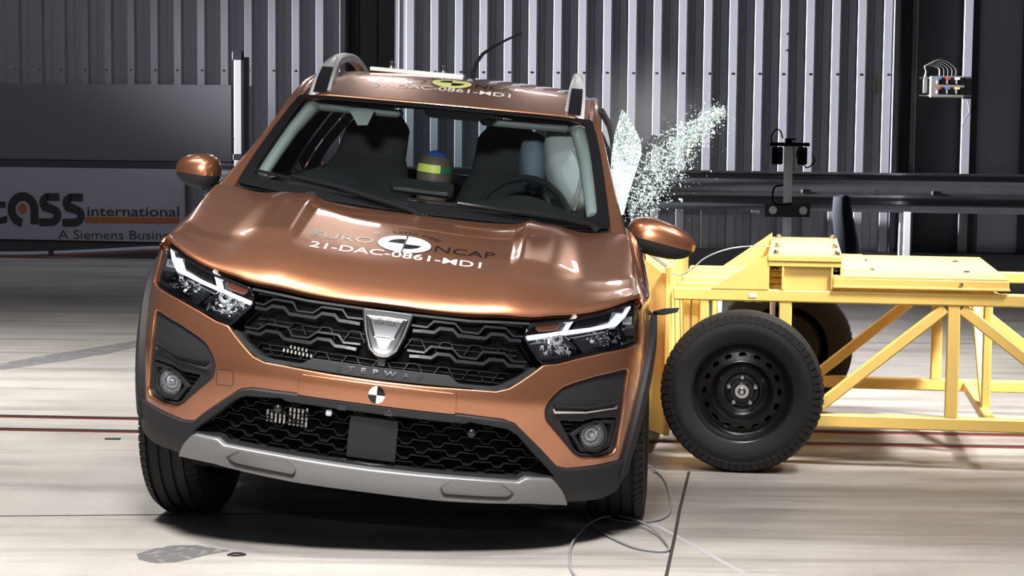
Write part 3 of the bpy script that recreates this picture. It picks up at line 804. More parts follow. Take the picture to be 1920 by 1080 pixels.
# ---- roof
r_out = [(float(x), 1.722 + .067 * (float(x) / .586) ** 2) for x in np.linspace(-.585, .585, 30)] + [(.582, 2.2), (.58, 2.6), (.572, 3.0), (.552, 3.5), (.535, 3.9)]
r_out += [(-x, y) for x, y in r_out[:-6:-1]]
roofp = panel('roof', roof, r_out, M['paint'], car, 0, .008, .02, (), .03, B)
disc_sectors('roundel', roof, (-.004, 2.06), .085, .10, M['blackdecal'], roofp, B, .001)
disc_sectors('roundel_face', roof, (-.004, 2.06), .082, .097, M['decalyellow'], roofp, B, .0016)
disc_sectors('roundel_quarter', roof, (-.004, 2.06), .052, .058, M['blackdecal'], roofp, B, .0022, ((90, 180), (270, 360)))
mb = MB(); ribbon(mb, roof, [(-.004, 1.97), (-.004, 2.15)], .007, .0015, .0026, B); mb.build('roundel_line', M['blackdecal'], roofp, fix=False)
lettering('lettering', 'EURO', roof, -.31, -.11, 2.01, .085, M['blackdecal'], roofp, .0015, 0, B)
lettering('lettering', 'NCAP', roof, .095, .29, 2.01, .085, M['blackdecal'], roofp, .0015, 0, B)
lettering('lettering', '21-DAC-0861-MD1', roof, -.315, .245, 1.905, .062, M['white'], roofp, .0015, .004, B)
mb = MB(B)
mb.box((-.385, 2.42, 1.572), (.02, 2.60, 1.590), .003); pl = mb.build('roof_sensor_plate', M['white'], roofp)
for x in (-.295, -.07):
    mb = MB(B); mb.cyl((x, 2.44, 1.575), (x, 2.44, 1.600), .012, 12); mb.cyl((x, 2.44, 1.600), (x, 2.44, 1.622), .006, 8); mb.lathe([(0, .010), (.008, .010), (.011, 0)], (x, 2.44, 1.612), (0, 0, 1), 8); mb.build('plate_bolt', M['metal'], pl)
mb = MB(B); mb.tube([(.038, 2.9, 1.572), (.036, 2.9, 1.60), (.044, 2.92, 1.65), (.068, 2.95, 1.695), (.11, 3.0, 1.732), (.16, 3.05, 1.768), (.227, 3.1, 1.808)], [.014, .011, .009, .008, .007, .006, .005], 8)
mb.build('antenna', M['black'], roofp)
for sd in (1, -1):
    mb = MB(B); rows = []
    yk = [1.80, 1.86, 1.98, 2.12, 2.40, 2.75, 3.10, 3.38, 3.52]; zk = [-.004, .026, .057, .073, .079, .079, .066, .033, -.004]; wk = [.042, .041, .036, .027, .022, .020, .020, .024, .024]
    fz = spl(yk, zk); fw = spl(yk, wk)
    def rail_row(y, top, x0):
        b = roof(x0, y)[2]; zz = b + fz(y); hh = .030 if 1.95 < y < 3.3 else .02
        return zz, fw(y), hh, b
    for y in np.linspace(1.80, 3.52, 50):
        x0 = sd * lerp(.512, .50, (y - 1.8) / 1.66); z1, w_, hh, b = rail_row(y, 1, x0)
        lo = max(b - .01, z1 - .035) if 2.16 < y < 3.2 else b - .012
        rows.append([(x0 - w_, y, lo), (x0 - w_ * .95, y, z1 - .008), (x0 - w_ * .5, y, z1 + .001), (x0 + w_ * .5, y, z1 + .001), (x0 + w_ * .95, y, z1 - .008), (x0 + w_, y, lo), (x0 - w_, y, lo)])
    mb.grid(rows); mb.add(rows[0][:6], [(0, 1, 2, 3, 4, 5)])
    rl = mb.build('roof_rail', M['railsilver'], car)
    mb = MB(B)
    rows = []
    for y in np.linspace(1.805, 1.985, 8):
        x0 = sd * .511; z1, w_, hh, b = rail_row(y, 1, x0); rows.append([(x0 - w_ * .62, y - .004, z1 + .0035), (x0 + w_ * .62, y - .004, z1 + .0035)])
    mb.grid(rows); mb.build('rail_dark_insert', M['gloss'], rl)
# ---- windscreen
ws_out = [(-.64, 0), (.64, 0), (.64, .75), (-.64, .75)]
wsr = resample(rounded(ws_out, .03), .04)
win = rounded([(-.600, .062), (-.30, .045), (.30, .045), (.600, .062), (.600, .70), (.585, .718), (-.585, .718), (-.600, .70)], .05)
wscreen = panel('windscreen', screen, wsr, M['glass'], car, -.004, .002, .004, (), .04, B)
panel('windscreen_black_border', screen, wsr, M['frit'], wscreen, .0005, .002, .003, [win], .025, B)
panel('mirror_sensor_patch', screen, rounded([(-.095, .73), (.225, .73), (.15, .655), (-.06, .655)], .02), M['frit'], wscreen, -.008, .002, .004, (), .03, B)
# scuttle and wipers
mb = MB(B); rows = []
for x in np.linspace(-.74, .74, 40):
    a_ = abs(x) / .684; y0 = .95 + .13 * a_ * a_; rows.append([(x, y0 - .015, hood(x, y0)[2] - .035), (x, y0 + .02, hood(x, y0)[2] - .014), (x, y0 + .06, hood(x, y0)[2] + .004), (x, y0 + .14, hood(x, y0)[2] + .03)])
mb.grid(rows); mb.build('scuttle_panel', M['black'], car)
def onscreen(a, b, h=.012):
    p = Vector(screen(a, b)); return p + Vector((0, -.48, .88)).normalized() * h
for (p, q, m_) in (((-.60, .078), (-.02, .012), (-.40, .055)), ((-.05, .050), (.56, .028), (.18, .038))):
    wb = MB(B); pts = [onscreen(lerp(p[0], q[0], t), lerp(p[1], q[1], t) + .008 * math.sin(PI * t), .012) for t in np.linspace(0, 1, 14)]
    wb.tube(pts, .0065, 6); wi = wb.build('wiper_blade', M['gloss'], car)
    wb = MB(B); wb.tube([onscreen(m_[0] - .06, m_[1] + .012, .022), onscreen(m_[0] + .10, m_[1] - .01, .028), onscreen(q[0], q[1] - .03, .022), onscreen(q[0] + .03, q[1] - .06, .012)], [.008, .010, .010, .014], 8); wb.build('wiper_arm', M['gloss'], wi)
# ---- door mirrors
def mirror_part(name, label, c, r, tilt, yawm, sd):
    root = D.objects.new(name, None); COL.objects.link(root); root.parent = car; root.empty_display_size = .05
    if label: root['label'] = label
    R = Matrix.Rotation(yawm, 3, 'Z') @ Matrix.Rotation(tilt, 3, 'Y')
    c = B(c)
    def pt(th, ph):
        ct, st, cp_, sp = math.cos(th), math.sin(th), math.cos(ph), math.sin(ph)
        pw = lambda v, e: math.copysign(abs(v) ** e, v)
        x = r[0] * pw(ct, .8) * pw(cp_, .75); y = r[1] * pw(st, .8) * pw(cp_, .75); z = r[2] * pw(sp, .85)
        k = 1 - .18 * (sd * x / r[0] + .0); z *= k if z > 0 else (1 - .10 * sd * x / r[0])
        if y > r[1] * .55: y = r[1] * .55
        return c + R @ Vector((x, y, z))
    split = -.14
    n = 40
    up = [[pt(2 * PI * i / n, lerp(split, PI / 2 - .001, j / 14)) for i in range(n + 1)] for j in range(15)]
    lo = [[pt(2 * PI * i / n, lerp(-PI / 2 + .001, split, j / 10)) for i in range(n + 1)] for j in range(11)]
    mb = MB(); mb.grid(up); mb.build('mirror_cap', M['paint'], root)
    mb = MB(); mb.grid([[c + (p - c) * .985 for p in r_] for r_ in lo]); mb.build('mirror_lower_shell', M['black'], root)
    return root, R, c
mL, R_, c_ = mirror_part('door_mirror', 'orange door mirror still in place on the left of the picture', (-.905, 1.50, 1.096), (.086, .075, .066), math.radians(6), math.radians(-8), -1)
mb = MB(); mb.tube([B((-.87, 1.50, 1.05)), B((-.83, 1.52, 1.035)), B((-.78, 1.50, 1.035))], [.03, .026, .03], 10); mb.build('mirror_arm', M['black'], mL)
mR, R_, c_ = mirror_part('door_mirror', 'orange door mirror knocked down in front of the trolley', (.898, 1.46, 1.055), (.136, .09, .070), math.radians(15), math.radians(6), 1)
mb = MB(); mb.tube([B((.83, 1.47, 1.055)), B((.79, 1.49, 1.05)), B((.76, 1.50, 1.05))], [.03, .026, .03], 10); mb.build('mirror_arm', M['black'], mR)
# torn clip at the struck corner
mb = MB(B); mb.add([(.868, .80, .845), (.905, .78, .862), (.955, .77, .872), (.95, .77, .855), (.905, .78, .838), (.868, .83, .83), (.955, .79, .865), (.90, .82, .848)], [(0, 1, 4, 5), (1, 2, 3, 4), (2, 6, 3), (0, 5, 7), (0, 7, 1), (1, 7, 6, 2), (7, 5, 4), (7, 4, 3, 6)])
mb.build('torn_arch_clip', M['black'], car, smooth=False)
mb = MB(B); mb.tube([(.62, 2.05, 1.49), (.665, 2.15, 1.43), (.70, 2.2, 1.34), (.715, 2.2, 1.22), (.74, 2.15, 1.12)], .014, 8); mb.build('loose_door_seal', M['black'], car)

# ---- underbody, wheels
for sd in (1, -1):
    for y in (.82, 3.40):
        mb = MB(B); rows = []
        for x in (.48, .58, .68, .79):
            rows.append([(sd * x, y + .42 * math.cos(t), .36 + .42 * math.sin(t)) for t in np.linspace(.12, PI - .12, 28)])
        mb.grid(rows); mb.build('wheel_arch_liner', M['void'], car)
mb = MB(B); mb.box((-.60, .20, .22), (.60, 3.7, .60), .02); mb.box((-.50, .22, .60), (.50, .95, .80), .02); mb.box((-.84, 1.30, .24), (.84, 2.95, .38), .02); mb.box((-.80, 3.0, .3), (.80, 3.75, .95), .02)
mb.build('underbody', M['void'], car)
def tyre_profile(Rr, w, rim):
    h = w / 2; g = .008; pr = []
    pr += [(-h * .82, rim), (-h * .96, rim + (Rr - rim) * .25), (-h, rim + (Rr - rim) * .55), (-h * .93, Rr - .022), (-h * .80, Rr - .006)]
    for k in (-.50, -.17, .17, .50):
        x = k * h * 1.25
        pr += [(x - .0065, Rr), (x - .005, Rr - g), (x + .005, Rr - g), (x + .0065, Rr)]
    pr += [(h * .80, Rr - .006), (h * .93, Rr - .022), (h, rim + (Rr - rim) * .55), (h * .96, rim + (Rr - rim) * .25), (h * .82, rim)]
    return pr
def tyre(parent, Rr, w, rim, ax=(1, 0, 0), blocks=True):
    mb = MB(); mb.lathe(tyre_profile(Rr, w, rim), (0, 0, 0), ax, 96)
    if blocks:                           # shoulder blocks standing slightly proud
        axv = Vector(ax)
        a = axv.orthogonal().normalized(); b = axv.cross(a)
        for i in range(70):
            th = 2 * PI * i / 70; d = a * math.cos(th) + b * math.sin(th); tg = axv.cross(d)
            for sg in (-1, 1):
                p0 = axv * (sg * w / 2 * .66) + d * (Rr + .0005); p1 = axv * (sg * w / 2 * .95) + d * (Rr - .020)
                q = [p0 - tg * .011, p0 + tg * .011, p1 + tg * .011, p1 - tg * .011]
                mb.add(q + [p - d * .004 for p in q] , [(0, 1, 2, 3), (4, 7, 6, 5), (0, 4, 5, 1), (1, 5, 6, 2), (2, 6, 7, 3), (3, 7, 4, 0)])
                q2 = [v + d * .0035 + axv * sg * .001 for v in q]; k = len(mb.v) - 8
                for j in range(4): mb.v[k + j] = q2[j]
    return mb.build('tyre', M['rubber'], parent)
def car_wheel(x, y, steer, sd):
    w = D.objects.new('wheel', None); COL.objects.link(w); w.parent = car; w.location = (x, y, .325); w.rotation_euler = (0, 0, steer); w.empty_display_size = .05
    tyre(w, .325, .205, .215)
    mb = MB(); mb.lathe([(-.09, .213), (-.09, .205), (-.02 * sd, .195), (.03 * sd, .06), (.03 * sd, 0)], (0, 0, 0), (1, 0, 0), 48)
    for q in range(5):
        th = 2 * PI * q / 5; d = Vector((0, math.cos(th), math.sin(th))); mb.bar(d * .04 + Vector((.06 * sd, 0, 0)), d * .20 + Vector((.075 * sd, 0, 0)), .045, .03, up=(1, 0, 0))
    mb.lathe([(.09, .213), (.09, .200), (.06 * sd, .195)], (0, 0, 0), (1, 0, 0), 48)
    mb.build('rim', M['steel'], w)
car_wheel(-.700, .80, math.radians(-8), -1)
car_wheel(.800, .80, math.radians(-4), 1)
car_wheel(-.78, 3.40, 0, -1); car_wheel(.78, 3.40, 0, 1)

# ---- cabin
mb = MB(B); rows = []
for y in np.linspace(1.08, 1.75, 12):
    row = []
    for x in np.linspace(-.72, .72, 40):
        z = 1.075 + .01 * ss(1.1, 1.4, y) - .12 * ss(1.62, 1.75, y)
        z += .085 * math.exp(-((x + .40) / .17) ** 2) * ss(1.25, 1.5, y) * (1 - ss(1.6, 1.75, y) * .5) + .065 * math.exp(-((x - .36) / .17) ** 2) * ss(1.3, 1.55, y) * (1 - ss(1.62, 1.75, y) * .5)
        row.append((x, y, z))
    rows.append(row)
mb.grid(rows); mb.build('dashboard', M['interior'], car)
mb = MB(B); mb.box((-.175, 1.62, 1.098), (.078, 1.66, 1.158), .008); ds = mb.build('dashboard_display', M['interior'], car)
mb = MB(B); mb.box((-.16, 1.612, 1.106), (.06, 1.621, 1.124), .003); mb.build('display_ledge', M['grillegrey'], ds)
for sd in (1, -1):
    mb = MB(B); mb.tube([(sd * .628, 1.24, 1.115), (sd * .608, 1.39, 1.200), (sd * .580, 1.57, 1.300), (sd * .536, 1.81, 1.402), (sd * .51, 1.92, 1.43)], [.026, .030, .031, .032, .030], 10); mb.build('pillar_trim', M['trim'], car)
    x0, x1 = ((-.555, -.18) if sd < 0 else (.14, .50))
    mb = MB(B); mb.box((x0, 1.80, 1.392), (x1, 1.98, 1.422), .012); mb.build('sun_visor', M['lining'], car)
mb = MB(B); rows = [[(x, y, roof(x, y)[2] - .05 - .02 * (abs(x) / .55) ** 2) for x in np.linspace(-.55, .55, 16)] for y in np.linspace(1.80, 3.7, 16)]; mb.grid(rows); mb.build('headlining', M['lining'], car)
mb = MB(B); mb.add([(-.375, 1.74, 1.402), (-.278, 1.74, 1.412), (-.300, 1.74, 1.352), (-.338, 1.74, 1.348), (-.375, 1.77, 1.402), (-.278, 1.77, 1.412), (-.300, 1.77, 1.352), (-.338, 1.77, 1.348)], [(0, 1, 2, 3), (4, 7, 6, 5), (0, 4, 5, 1), (1, 5, 6, 2), (2, 6, 7, 3), (3, 7, 4, 0)]); mb.build('hanging_sensor_tag', M['lining'], car, smooth=False)
def seat(x, y, hr=True, lean=0.0):
    s_ = D.objects.new('front_seat', None); COL.objects.link(s_); s_.parent = car
    mb = MB(B); n = 24
    for nm, z0, z1, w0, w1, d0 in (('seat_backrest', .55, 1.22, .25, .22, .10), ('headrest', 1.20, 1.395, .150, .125, .055)):
        mb = MB(B); rows = []
        for j in range(13):
            t = j / 12; z = lerp(z0, z1, t); w = lerp(w0, w1, t) * (1 - .35 * max(0, t - .7) / .3 * (1 if True else 0)); d = d0 * (1 - .5 * max(0, t - .8) / .2)
            cx = x + lean * (z - .55); cy = y + .28 * (z - .55)
            rows.append([(cx + w * math.copysign(abs(math.cos(q)) ** .5, math.cos(q)), cy + d * math.copysign(abs(math.sin(q)) ** .6, math.sin(q)), z) for q in np.linspace(0, 2 * PI, n + 1)])
        mb.grid(rows); k = len(mb.v) - n - 1; mb.f.append(tuple(range(k, k + n))); mb.build(nm, M['seat'], s_)
    mb = MB(B); mb.box((x - .25, y - .52, .50), (x + .25, y, .62), .05); mb.build('seat_cushion', M['seat'], s_)
seat(-.40, 2.08, lean=.12); seat(.30, 2.10, lean=-.06)
mb = MB(B); mb.box((-.62, 2.95, .50), (.62, 3.10, 1.13), .05); mb.build('rear_seat', M['seat'], car)
mb = MB(B); c = Vector((.36, 1.80, 1.035)); R2 = Matrix.Rotation(-.45, 3, 'X')
mb.tube([c + R2 @ Vector((.185 * math.cos(t), 0, .185 * math.sin(t))) for t in np.linspace(0, 2 * PI, 40)], .015, 8); sw = mb.build('steering_wheel', M['interior'], car)
mb = MB(B); mb.bar(c + R2 @ Vector((-.18, 0, 0)), c + R2 @ Vector((.18, 0, 0)), .03, .02); mb.bar(c, c + R2 @ Vector((0, 0, -.18)), .03, .02); mb.lathe([(0, .07), (.03, .06), (.04, 0)], c, (0, -1, 0), 20); mb.build('steering_hub', M['interior'], sw)
# inflated airbags on the struck side
def bag(name, c, r, pts_top, pinch):
    mb = MB(B); rows = []
    for j in range(17):
        v = -1 + 2 * j / 16; row = []
        for i in range(33):
            t = 2 * PI * i / 32; k = (1 - abs(v) ** 2.6) ** .5 if abs(v) < 1 else 0
            k *= 1 + .03 * math.sin(5 * t + 3 * v)
            lx = r[0] * k * (1 - pinch * max(0, -v) ** 1.5)
            row.append((c[0] + lx * math.cos(t) + pts_top * v * r[2], c[1] + r[1] * k * math.sin(t), c[2] + r[2] * v))
        rows.append(row)
    mb.grid(rows); return mb
ab = bag('a', (.515, 2.0, 1.255), (.100, .14, .175), -.25, .35).build('curtain_airbag', M['airbag'], car)
mb = MB(B); mb.tube([(.475, 1.87, 1.44), (.535, 1.862, 1.36), (.585, 1.868, 1.27), (.575, 1.873, 1.18), (.560, 1.905, 1.10)], .005, 6); mb.build('airbag_seam', M['cable'], ab)
bag('b', (.372, 2.12, 1.255), (.065, .12, .125), -.1, .2).build('side_airbag', M['strap'], car)
mb = MB(B); rows = [[(x, lerp(3.62, 3.92, t) - .03 * (abs(x) / .5) ** 2, lerp(1.45, 1.05, t)) for x in np.linspace(-.54, .54, 12)] for t in np.linspace(0, 1, 6)]; mb.grid(rows); mb.build('rear_window', M['sideglass'], car)
mb = MB(B); rows = [[(x, 3.95 - .05 * (abs(x) / .7) ** 2 - .10 * (1 - z) * 0, z) for x in np.linspace(-.80, .80, 16)] for z in np.linspace(.30, 1.06, 8)]; mb.grid(rows); mb.build('tailgate', M['paint'], car)

# ================================================================== THE HALL
def wallobj(name, mb, m, label=None, cat=None, kind=None, parent=None, smooth=False, group=None):
    """meshes given in the hall frame (u along the wall, w away, z up)"""
    o = mb.build(name, m, parent, smooth=smooth)
    if parent is None: o.rotation_euler = (0, 0, -A)
    return tag(o, label, cat, group, kind)
# floor
fm = D.materials.new('worn_concrete'); fm.use_nodes = True; nt = fm.node_tree; bs = nt.nodes['Principled BSDF']
tc = nt.nodes.new('ShaderNodeTexCoord')
def noise(scale, detail, sx=1, sy=1, rough=.6):
    mp = nt.nodes.new('ShaderNodeMapping'); mp.inputs['Scale'].default_value = (sx, sy, 1)
    n = nt.nodes.new('ShaderNodeTexNoise'); n.inputs['Scale'].default_value = scale; n.inputs['Detail'].default_value = detail; n.inputs['Roughness'].default_value = rough
    nt.links.new(tc.outputs['Object'], mp.inputs[0]); nt.links.new(mp.outputs[0], n.inputs['Vector']); return n
def ramp(n, stops):
    r_ = nt.nodes.new('ShaderNodeValToRGB'); nt.links.new(n.outputs['Fac'], r_.inputs[0])
    while len(r_.color_ramp.elements) < len(stops): r_.color_ramp.elements.new(.5)
    for e_, (p, c) in zip(r_.color_ramp.elements, stops): e_.position = p; e_.color = (*c, 1)
    return r_
def mul(a, b, f=1.0):
    m_ = nt.nodes.new('ShaderNodeMix'); m_.data_type = 'RGBA'; m_.blend_type = 'MULTIPLY'; m_.inputs[0].default_value = f
    nt.links.new(a, m_.inputs[6]); nt.links.new(b, m_.inputs[7]); return m_.outputs[2]
base = ramp(noise(1.1, 8, 1, 1), [(.25, (.33, .305, .28)), (.5, (.44, .415, .39)), (.75, (.52, .495, .47))])
streak = ramp(noise(1.6, 6, .22, 2.6, .65), [(.36, (.55, .54, .54)), (.50, (1, 1, 1)), (.9, (1, 1, 1))])
grain = ramp(noise(60, 4, 1, 1), [(.3, (.88, .88, .88)), (.6, (1, 1, 1))])
c_ = mul(base.outputs[0], streak.outputs[0], .8); c_ = mul(c_, grain.outputs[0], .8)
sep = nt.nodes.new('ShaderNodeSeparateXYZ'); nt.links.new(tc.outputs['Object'], sep.inputs[0])
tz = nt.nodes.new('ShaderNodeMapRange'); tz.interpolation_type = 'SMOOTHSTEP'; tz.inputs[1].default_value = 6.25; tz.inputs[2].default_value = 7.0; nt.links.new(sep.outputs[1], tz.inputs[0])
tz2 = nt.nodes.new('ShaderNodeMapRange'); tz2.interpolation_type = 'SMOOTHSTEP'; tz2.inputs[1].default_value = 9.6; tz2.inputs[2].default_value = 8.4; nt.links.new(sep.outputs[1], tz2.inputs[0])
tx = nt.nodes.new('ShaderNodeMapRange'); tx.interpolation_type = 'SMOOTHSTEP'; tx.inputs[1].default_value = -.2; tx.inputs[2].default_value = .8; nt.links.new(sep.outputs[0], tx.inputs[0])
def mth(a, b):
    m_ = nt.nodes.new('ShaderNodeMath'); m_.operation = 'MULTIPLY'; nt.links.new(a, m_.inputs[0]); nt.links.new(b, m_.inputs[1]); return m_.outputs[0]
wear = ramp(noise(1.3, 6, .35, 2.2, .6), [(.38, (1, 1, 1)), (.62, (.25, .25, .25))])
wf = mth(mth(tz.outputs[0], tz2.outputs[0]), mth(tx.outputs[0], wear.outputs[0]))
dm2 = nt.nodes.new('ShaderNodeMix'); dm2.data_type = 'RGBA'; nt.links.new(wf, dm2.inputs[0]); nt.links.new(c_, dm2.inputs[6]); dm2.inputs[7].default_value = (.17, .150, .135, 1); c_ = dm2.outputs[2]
nt.links.new(c_, bs.inputs['Base Color'])
rg = ramp(noise(2.5, 5, .5, 1.5), [(.3, (.34, .34, .34)), (.7, (.60, .60, .60))]); nt.links.new(rg.outputs[0], bs.inputs['Roughness'])
mb = MB(); mb.add([(-16, -6, 0), (14, -6, 0), (14, 19, 0), (-16, 19, 0)], [(0, 1, 2, 3)])
o = mb.build('floor', fm); tag(o, kind='structure')
# expansion joints and floor rails, tyre marks
def floor_strip(pts, w, h=.002):
    mb = MB()
    for p, q in zip(pts[:-1], pts[1:]):
        p = Vector((*p, 0)); q = Vector((*q, 0)); t = (q - p).normalized(); n = Vector((-t.y, t.x, 0)) * w / 2
        vs = [p - n, q - n, q + n, p + n]; mb.add([v + Vector((0, 0, -.004)) for v in vs] + [v + Vector((0, 0, h)) for v in vs], [(0, 3, 2, 1), (4, 5, 6, 7), (0, 1, 5, 4), (1, 2, 6, 5), (2, 3, 7, 6), (3, 0, 4, 7)])
    return mb
M['joint'] = mat('dark_joint_filler', (.03, .028, .025), .8)
M['soot'] = mat('rubber_mark', (.17, .165, .165), .7)
o = floor_strip([(.715, 7.72), (.612, 6.95), (.560, 6.52), (.486, 5.94), (.40, 5.3)], .011).build('trim_1', M['joint'], smooth=False); tag(o, kind='structure')
o = floor_strip([(-2.9, 6.62), (-1.781, 6.73), (-1.30, 6.772), (-.4, 6.86), (.40, 6.93)], .005).build('trim_2', M['joint'], smooth=False); tag(o, kind='structure')
for (pa, pb, k) in (((-2.42, 8.975), (2.215, 8.71), 0), ((-2.265, 8.60), (2.11, 8.388), 1)):
    d = (Vector(pb) - Vector(pa)).normalized(); a_, b_ = Vector(pa) - d * 6, Vector(pb) + d * 6
    rt = floor_strip([tuple(a_), tuple(b_)], .040, .006).build('floor_rail', M['railmat'], smooth=False)
    tag(rt, ['dark steel floor rail set in the concrete, the one farther from the car front', 'dark steel floor rail set in the concrete, the one nearer the car front'][k], 'rail', 'floor rails')
    n = Vector((-d.y, d.x)) * .027
    rb = floor_strip([tuple(a_ - n), tuple(b_ - n)], .006, .005).build('red_edge', M['red'], rt, smooth=False)
    if k == 0: rb = floor_strip([tuple(a_ + n), tuple(b_ + n)], .005, .005).build('red_edge', M['red'], rt, smooth=False)
# curved rubber mark on the left, and oily patch in front of the car
def blot(name, pts, m, label, cat):
    mb = MB(); n = len(pts); c = sum((Vector((*p, .0012)) for p in pts), Vector()) / n
    mb.add([c] + [Vector((*p, .0012)) for p in pts], [(0, 1 + i, 1 + (i + 1) % n) for i in range(n)]); o = mb.build(name, m, smooth=False); return tag(o, label, cat)
rg_ = random.Random(5)
def ell(cx, cy, rx, ry, wob=.12): return [(cx + rx * math.cos(t) * (1 + rg_.uniform(-wob, wob)), cy + ry * math.sin(t) * (1 + rg_.uniform(-wob, wob))) for t in np.linspace(0, 2 * PI, 40, endpoint=False)]
def floor_mat(name, col, scale):
    """dirt lying on the concrete with ragged see-through edges"""
    m = D.materials.new(name); m.use_nodes = True; n_ = m.node_tree; b = n_.nodes['Principled BSDF']; b.inputs['Base Color'].default_value = (*col, 1); b.inputs['Roughness'].default_value = .7
    t = n_.nodes.new('ShaderNodeTexCoord'); z = n_.nodes.new('ShaderNodeTexNoise'); z.inputs['Scale'].default_value = scale; z.inputs['Detail'].default_value = 5
    r_ = n_.nodes.new('ShaderNodeValToRGB'); r_.color_ramp.elements[0].position = .38; r_.color_ramp.elements[0].color = (.25, .25, .25, 1); r_.color_ramp.elements[1].position = .56; r_.color_ramp.elements[1].color = (.95, .95, .95, 1)
    n_.links.new(t.outputs['Object'], z.inputs['Vector']); n_.links.new(z.outputs['Fac'], r_.inputs[0]); n_.links.new(r_.outputs[0], b.inputs['Alpha']); return m
M['patch'] = floor_mat('oily_patch', (.13, .13, .135), 26)
M['skid'] = floor_mat('tyre_smear', (.20, .20, .21), 9)
blot('floor_stain', [(-1.195, 6.16), (-1.15, 6.245), (-1.10, 6.29), (-1.02, 6.30), (-.95, 6.25), (-.90, 6.22), (-.96, 6.17), (-1.01, 6.10), (-1.05, 6.05), (-1.11, 6.035), (-1.17, 6.08)], M['patch'], 'grey ragged stain on the concrete in front of the left front tyre', 'stain')
tm = [(-3.1, 10.35), (-2.83, 10.74), (-2.60, 11.20), (-2.45, 11.5), (-2.28, 11.95), (-2.0, 12.4)]
mb = MB(); rows = []
for i, p in enumerate(tm):
    k = .04 + .10 * math.sin(PI * i / 5); rows.append([(p[0] - k * .6, p[1] + k, .001), (p[0] + k * .6, p[1] - k, .001)])
mb.grid(rows); tag(mb.build('tyre_mark', M['skid'], smooth=False), 'curved grey tyre smear on the pale floor to the left of the car', 'tyre mark')
# adhesive tape strip and little wire clip on the floor
M['tape'] = mat('grey_floor_tape', (.42, .42, .45), .5)
tag(floor_strip([(.43, 6.86), (.52, 6.65), (.735, 5.949), (.83, 5.65)], .018, .0012).build('floor_tape', M['tape'], smooth=False), 'pale grey adhesive tape strip running from the right front tyre across the floor', 'tape')
mb = MB(); mb.tube([(-.90, 6.145, .004), (-.885, 6.165, .006), (-.86, 6.165, .006), (-.845, 6.155, .004), (-.86, 6.145, .004), (-.89, 6.140, .004)], .003, 6)
tag(mb.build('wire_clip', M['railmat']), 'small dark wire clip lying on the floor beside the grey stain', 'clip')
mb = MB(); mb.box((-1.755, 8.355, 0), (-1.69, 8.385, .004)); tag(mb.build('floor_tag', M['joint'], smooth=False), 'tiny black tape tag on the floor left of the car beside the rails', 'tape')
# loose cable
def catmull(pts, k=10):
    P = [Vector(p) for p in pts]; out = []
    for i in range(len(P) - 1):
        a, b, c, d = P[max(i - 1, 0)], P[i], P[i + 1], P[min(i + 2, len(P) - 1)]
        for j in range(k):
            t = j / k; out.append(.5 * ((2 * b) + (c - a) * t + (2 * a - 5 * b + 4 * c - d) * t * t + (3 * b - a - 3 * c + d) * t ** 3))
    return out + [P[-1]]
z = .006
cab = [(.50, 7.85, .03), (.588, 7.651, z), (.600, 7.27, z), (.560, 6.84, z), (.463, 6.708, z), (.37, 6.735, z), (.300, 6.815, .014), (.275, 6.78, .02), (.295, 6.60, z), (.345, 6.44, z), (.41, 6.302, z), (.48, 6.255, z), (.520, 6.275, z), (.515, 6.38, .012), (.495, 6.51, .018), (.45, 6.64, .022), (.381, 6.735, .022), (.32, 6.70, .022), (.263, 6.585, .018), (.21, 6.36, .012), (.192, 6.138, z), (.198, 5.927, z), (.25, 5.75, z), (.36, 5.55, z)]
mb = MB(); mb.tube(catmull(cab), .0042, 8); tag(mb.build('loose_cable', M['cable']), 'thin grey cable lying in loops on the floor by the right front tyre', 'cable')

# ---- corrugated cladding
def corrugated(name, u0, u1, z0, z1, w, m, first, pitch=.2336, rib=.070, depth=.040, side=.014):
    xs = []; u = first - math.ceil((first - u0) / pitch + 1) * pitch
    prof = [(u0, w)]
    while u < u1 + pitch:
        for a, d in ((u - rib / 2 - side, w), (u - rib / 2, w - depth), (u + rib / 2, w - depth), (u + rib / 2 + side, w), (u + pitch / 2 - .004, w), (u + pitch / 2, w - .004), (u + pitch / 2 + .004, w)):
            if u0 < a < u1: prof.append((a, d))
        u += pitch
    prof.append((u1, w)); mb = MB(); mb.grid([[(a, d, z0) for a, d in prof], [(a, d, z1) for a, d in prof]])
    o = mb.build(name, m, smooth=False, fix=False); o.rotation_euler = (0, 0, -A); tag(o, kind='structure'); return o
WW = 18.3
corrugated('wall_left', -11.0, -4.30, 0, 7.0, WW, M['clad'], -6.175)
corrugated('wall_back', -3.81, .89, 0, 7.0, WW, M['clad'], -1.325)
mb = MB(); mb.box((-4.30, WW + .16, 0), (-3.81, WW + .2, 7)); mb.box((-4.302, WW - .0, 0), (-4.29, WW + .2, 7)); mb.box((-3.82, WW, 0), (-3.808, WW + .2, 7))
wallobj('wall_recess', mb, M['darkwall'], kind='structure')
for u in (-4.21, -4.03):
    mb = MB(); mb.cyl((u, WW + .14, 0), (u, WW + .14, 7), .010, 8)
    wallobj('conduit', mb, M['galv'], ['thin grey conduit running up the dark wall recess, left one', 'thin grey conduit running up the dark wall recess, right one'][u > -4.1], 'conduit', smooth=True, group='conduits in the recess')
mb = MB(); mb.box((.89, WW + .10, 0), (1.46, WW + .15, 7)); mb.box((.885, WW - .02, 0), (.90, WW + .15, 7)); wallobj('wall_right', mb, M['darkwall'], kind='structure')
mb = MB(); mb.box((.995, WW + .02, 0), (1.045, WW + .10, 7), .004); wallobj('trim_3', mb, M['galv'], kind='structure')
mb = MB(); mb.box((1.455, WW - .04, 0), (1.535, WW + .15, 7), .004); wallobj('trim_4', mb, M['clad'], kind='structure')
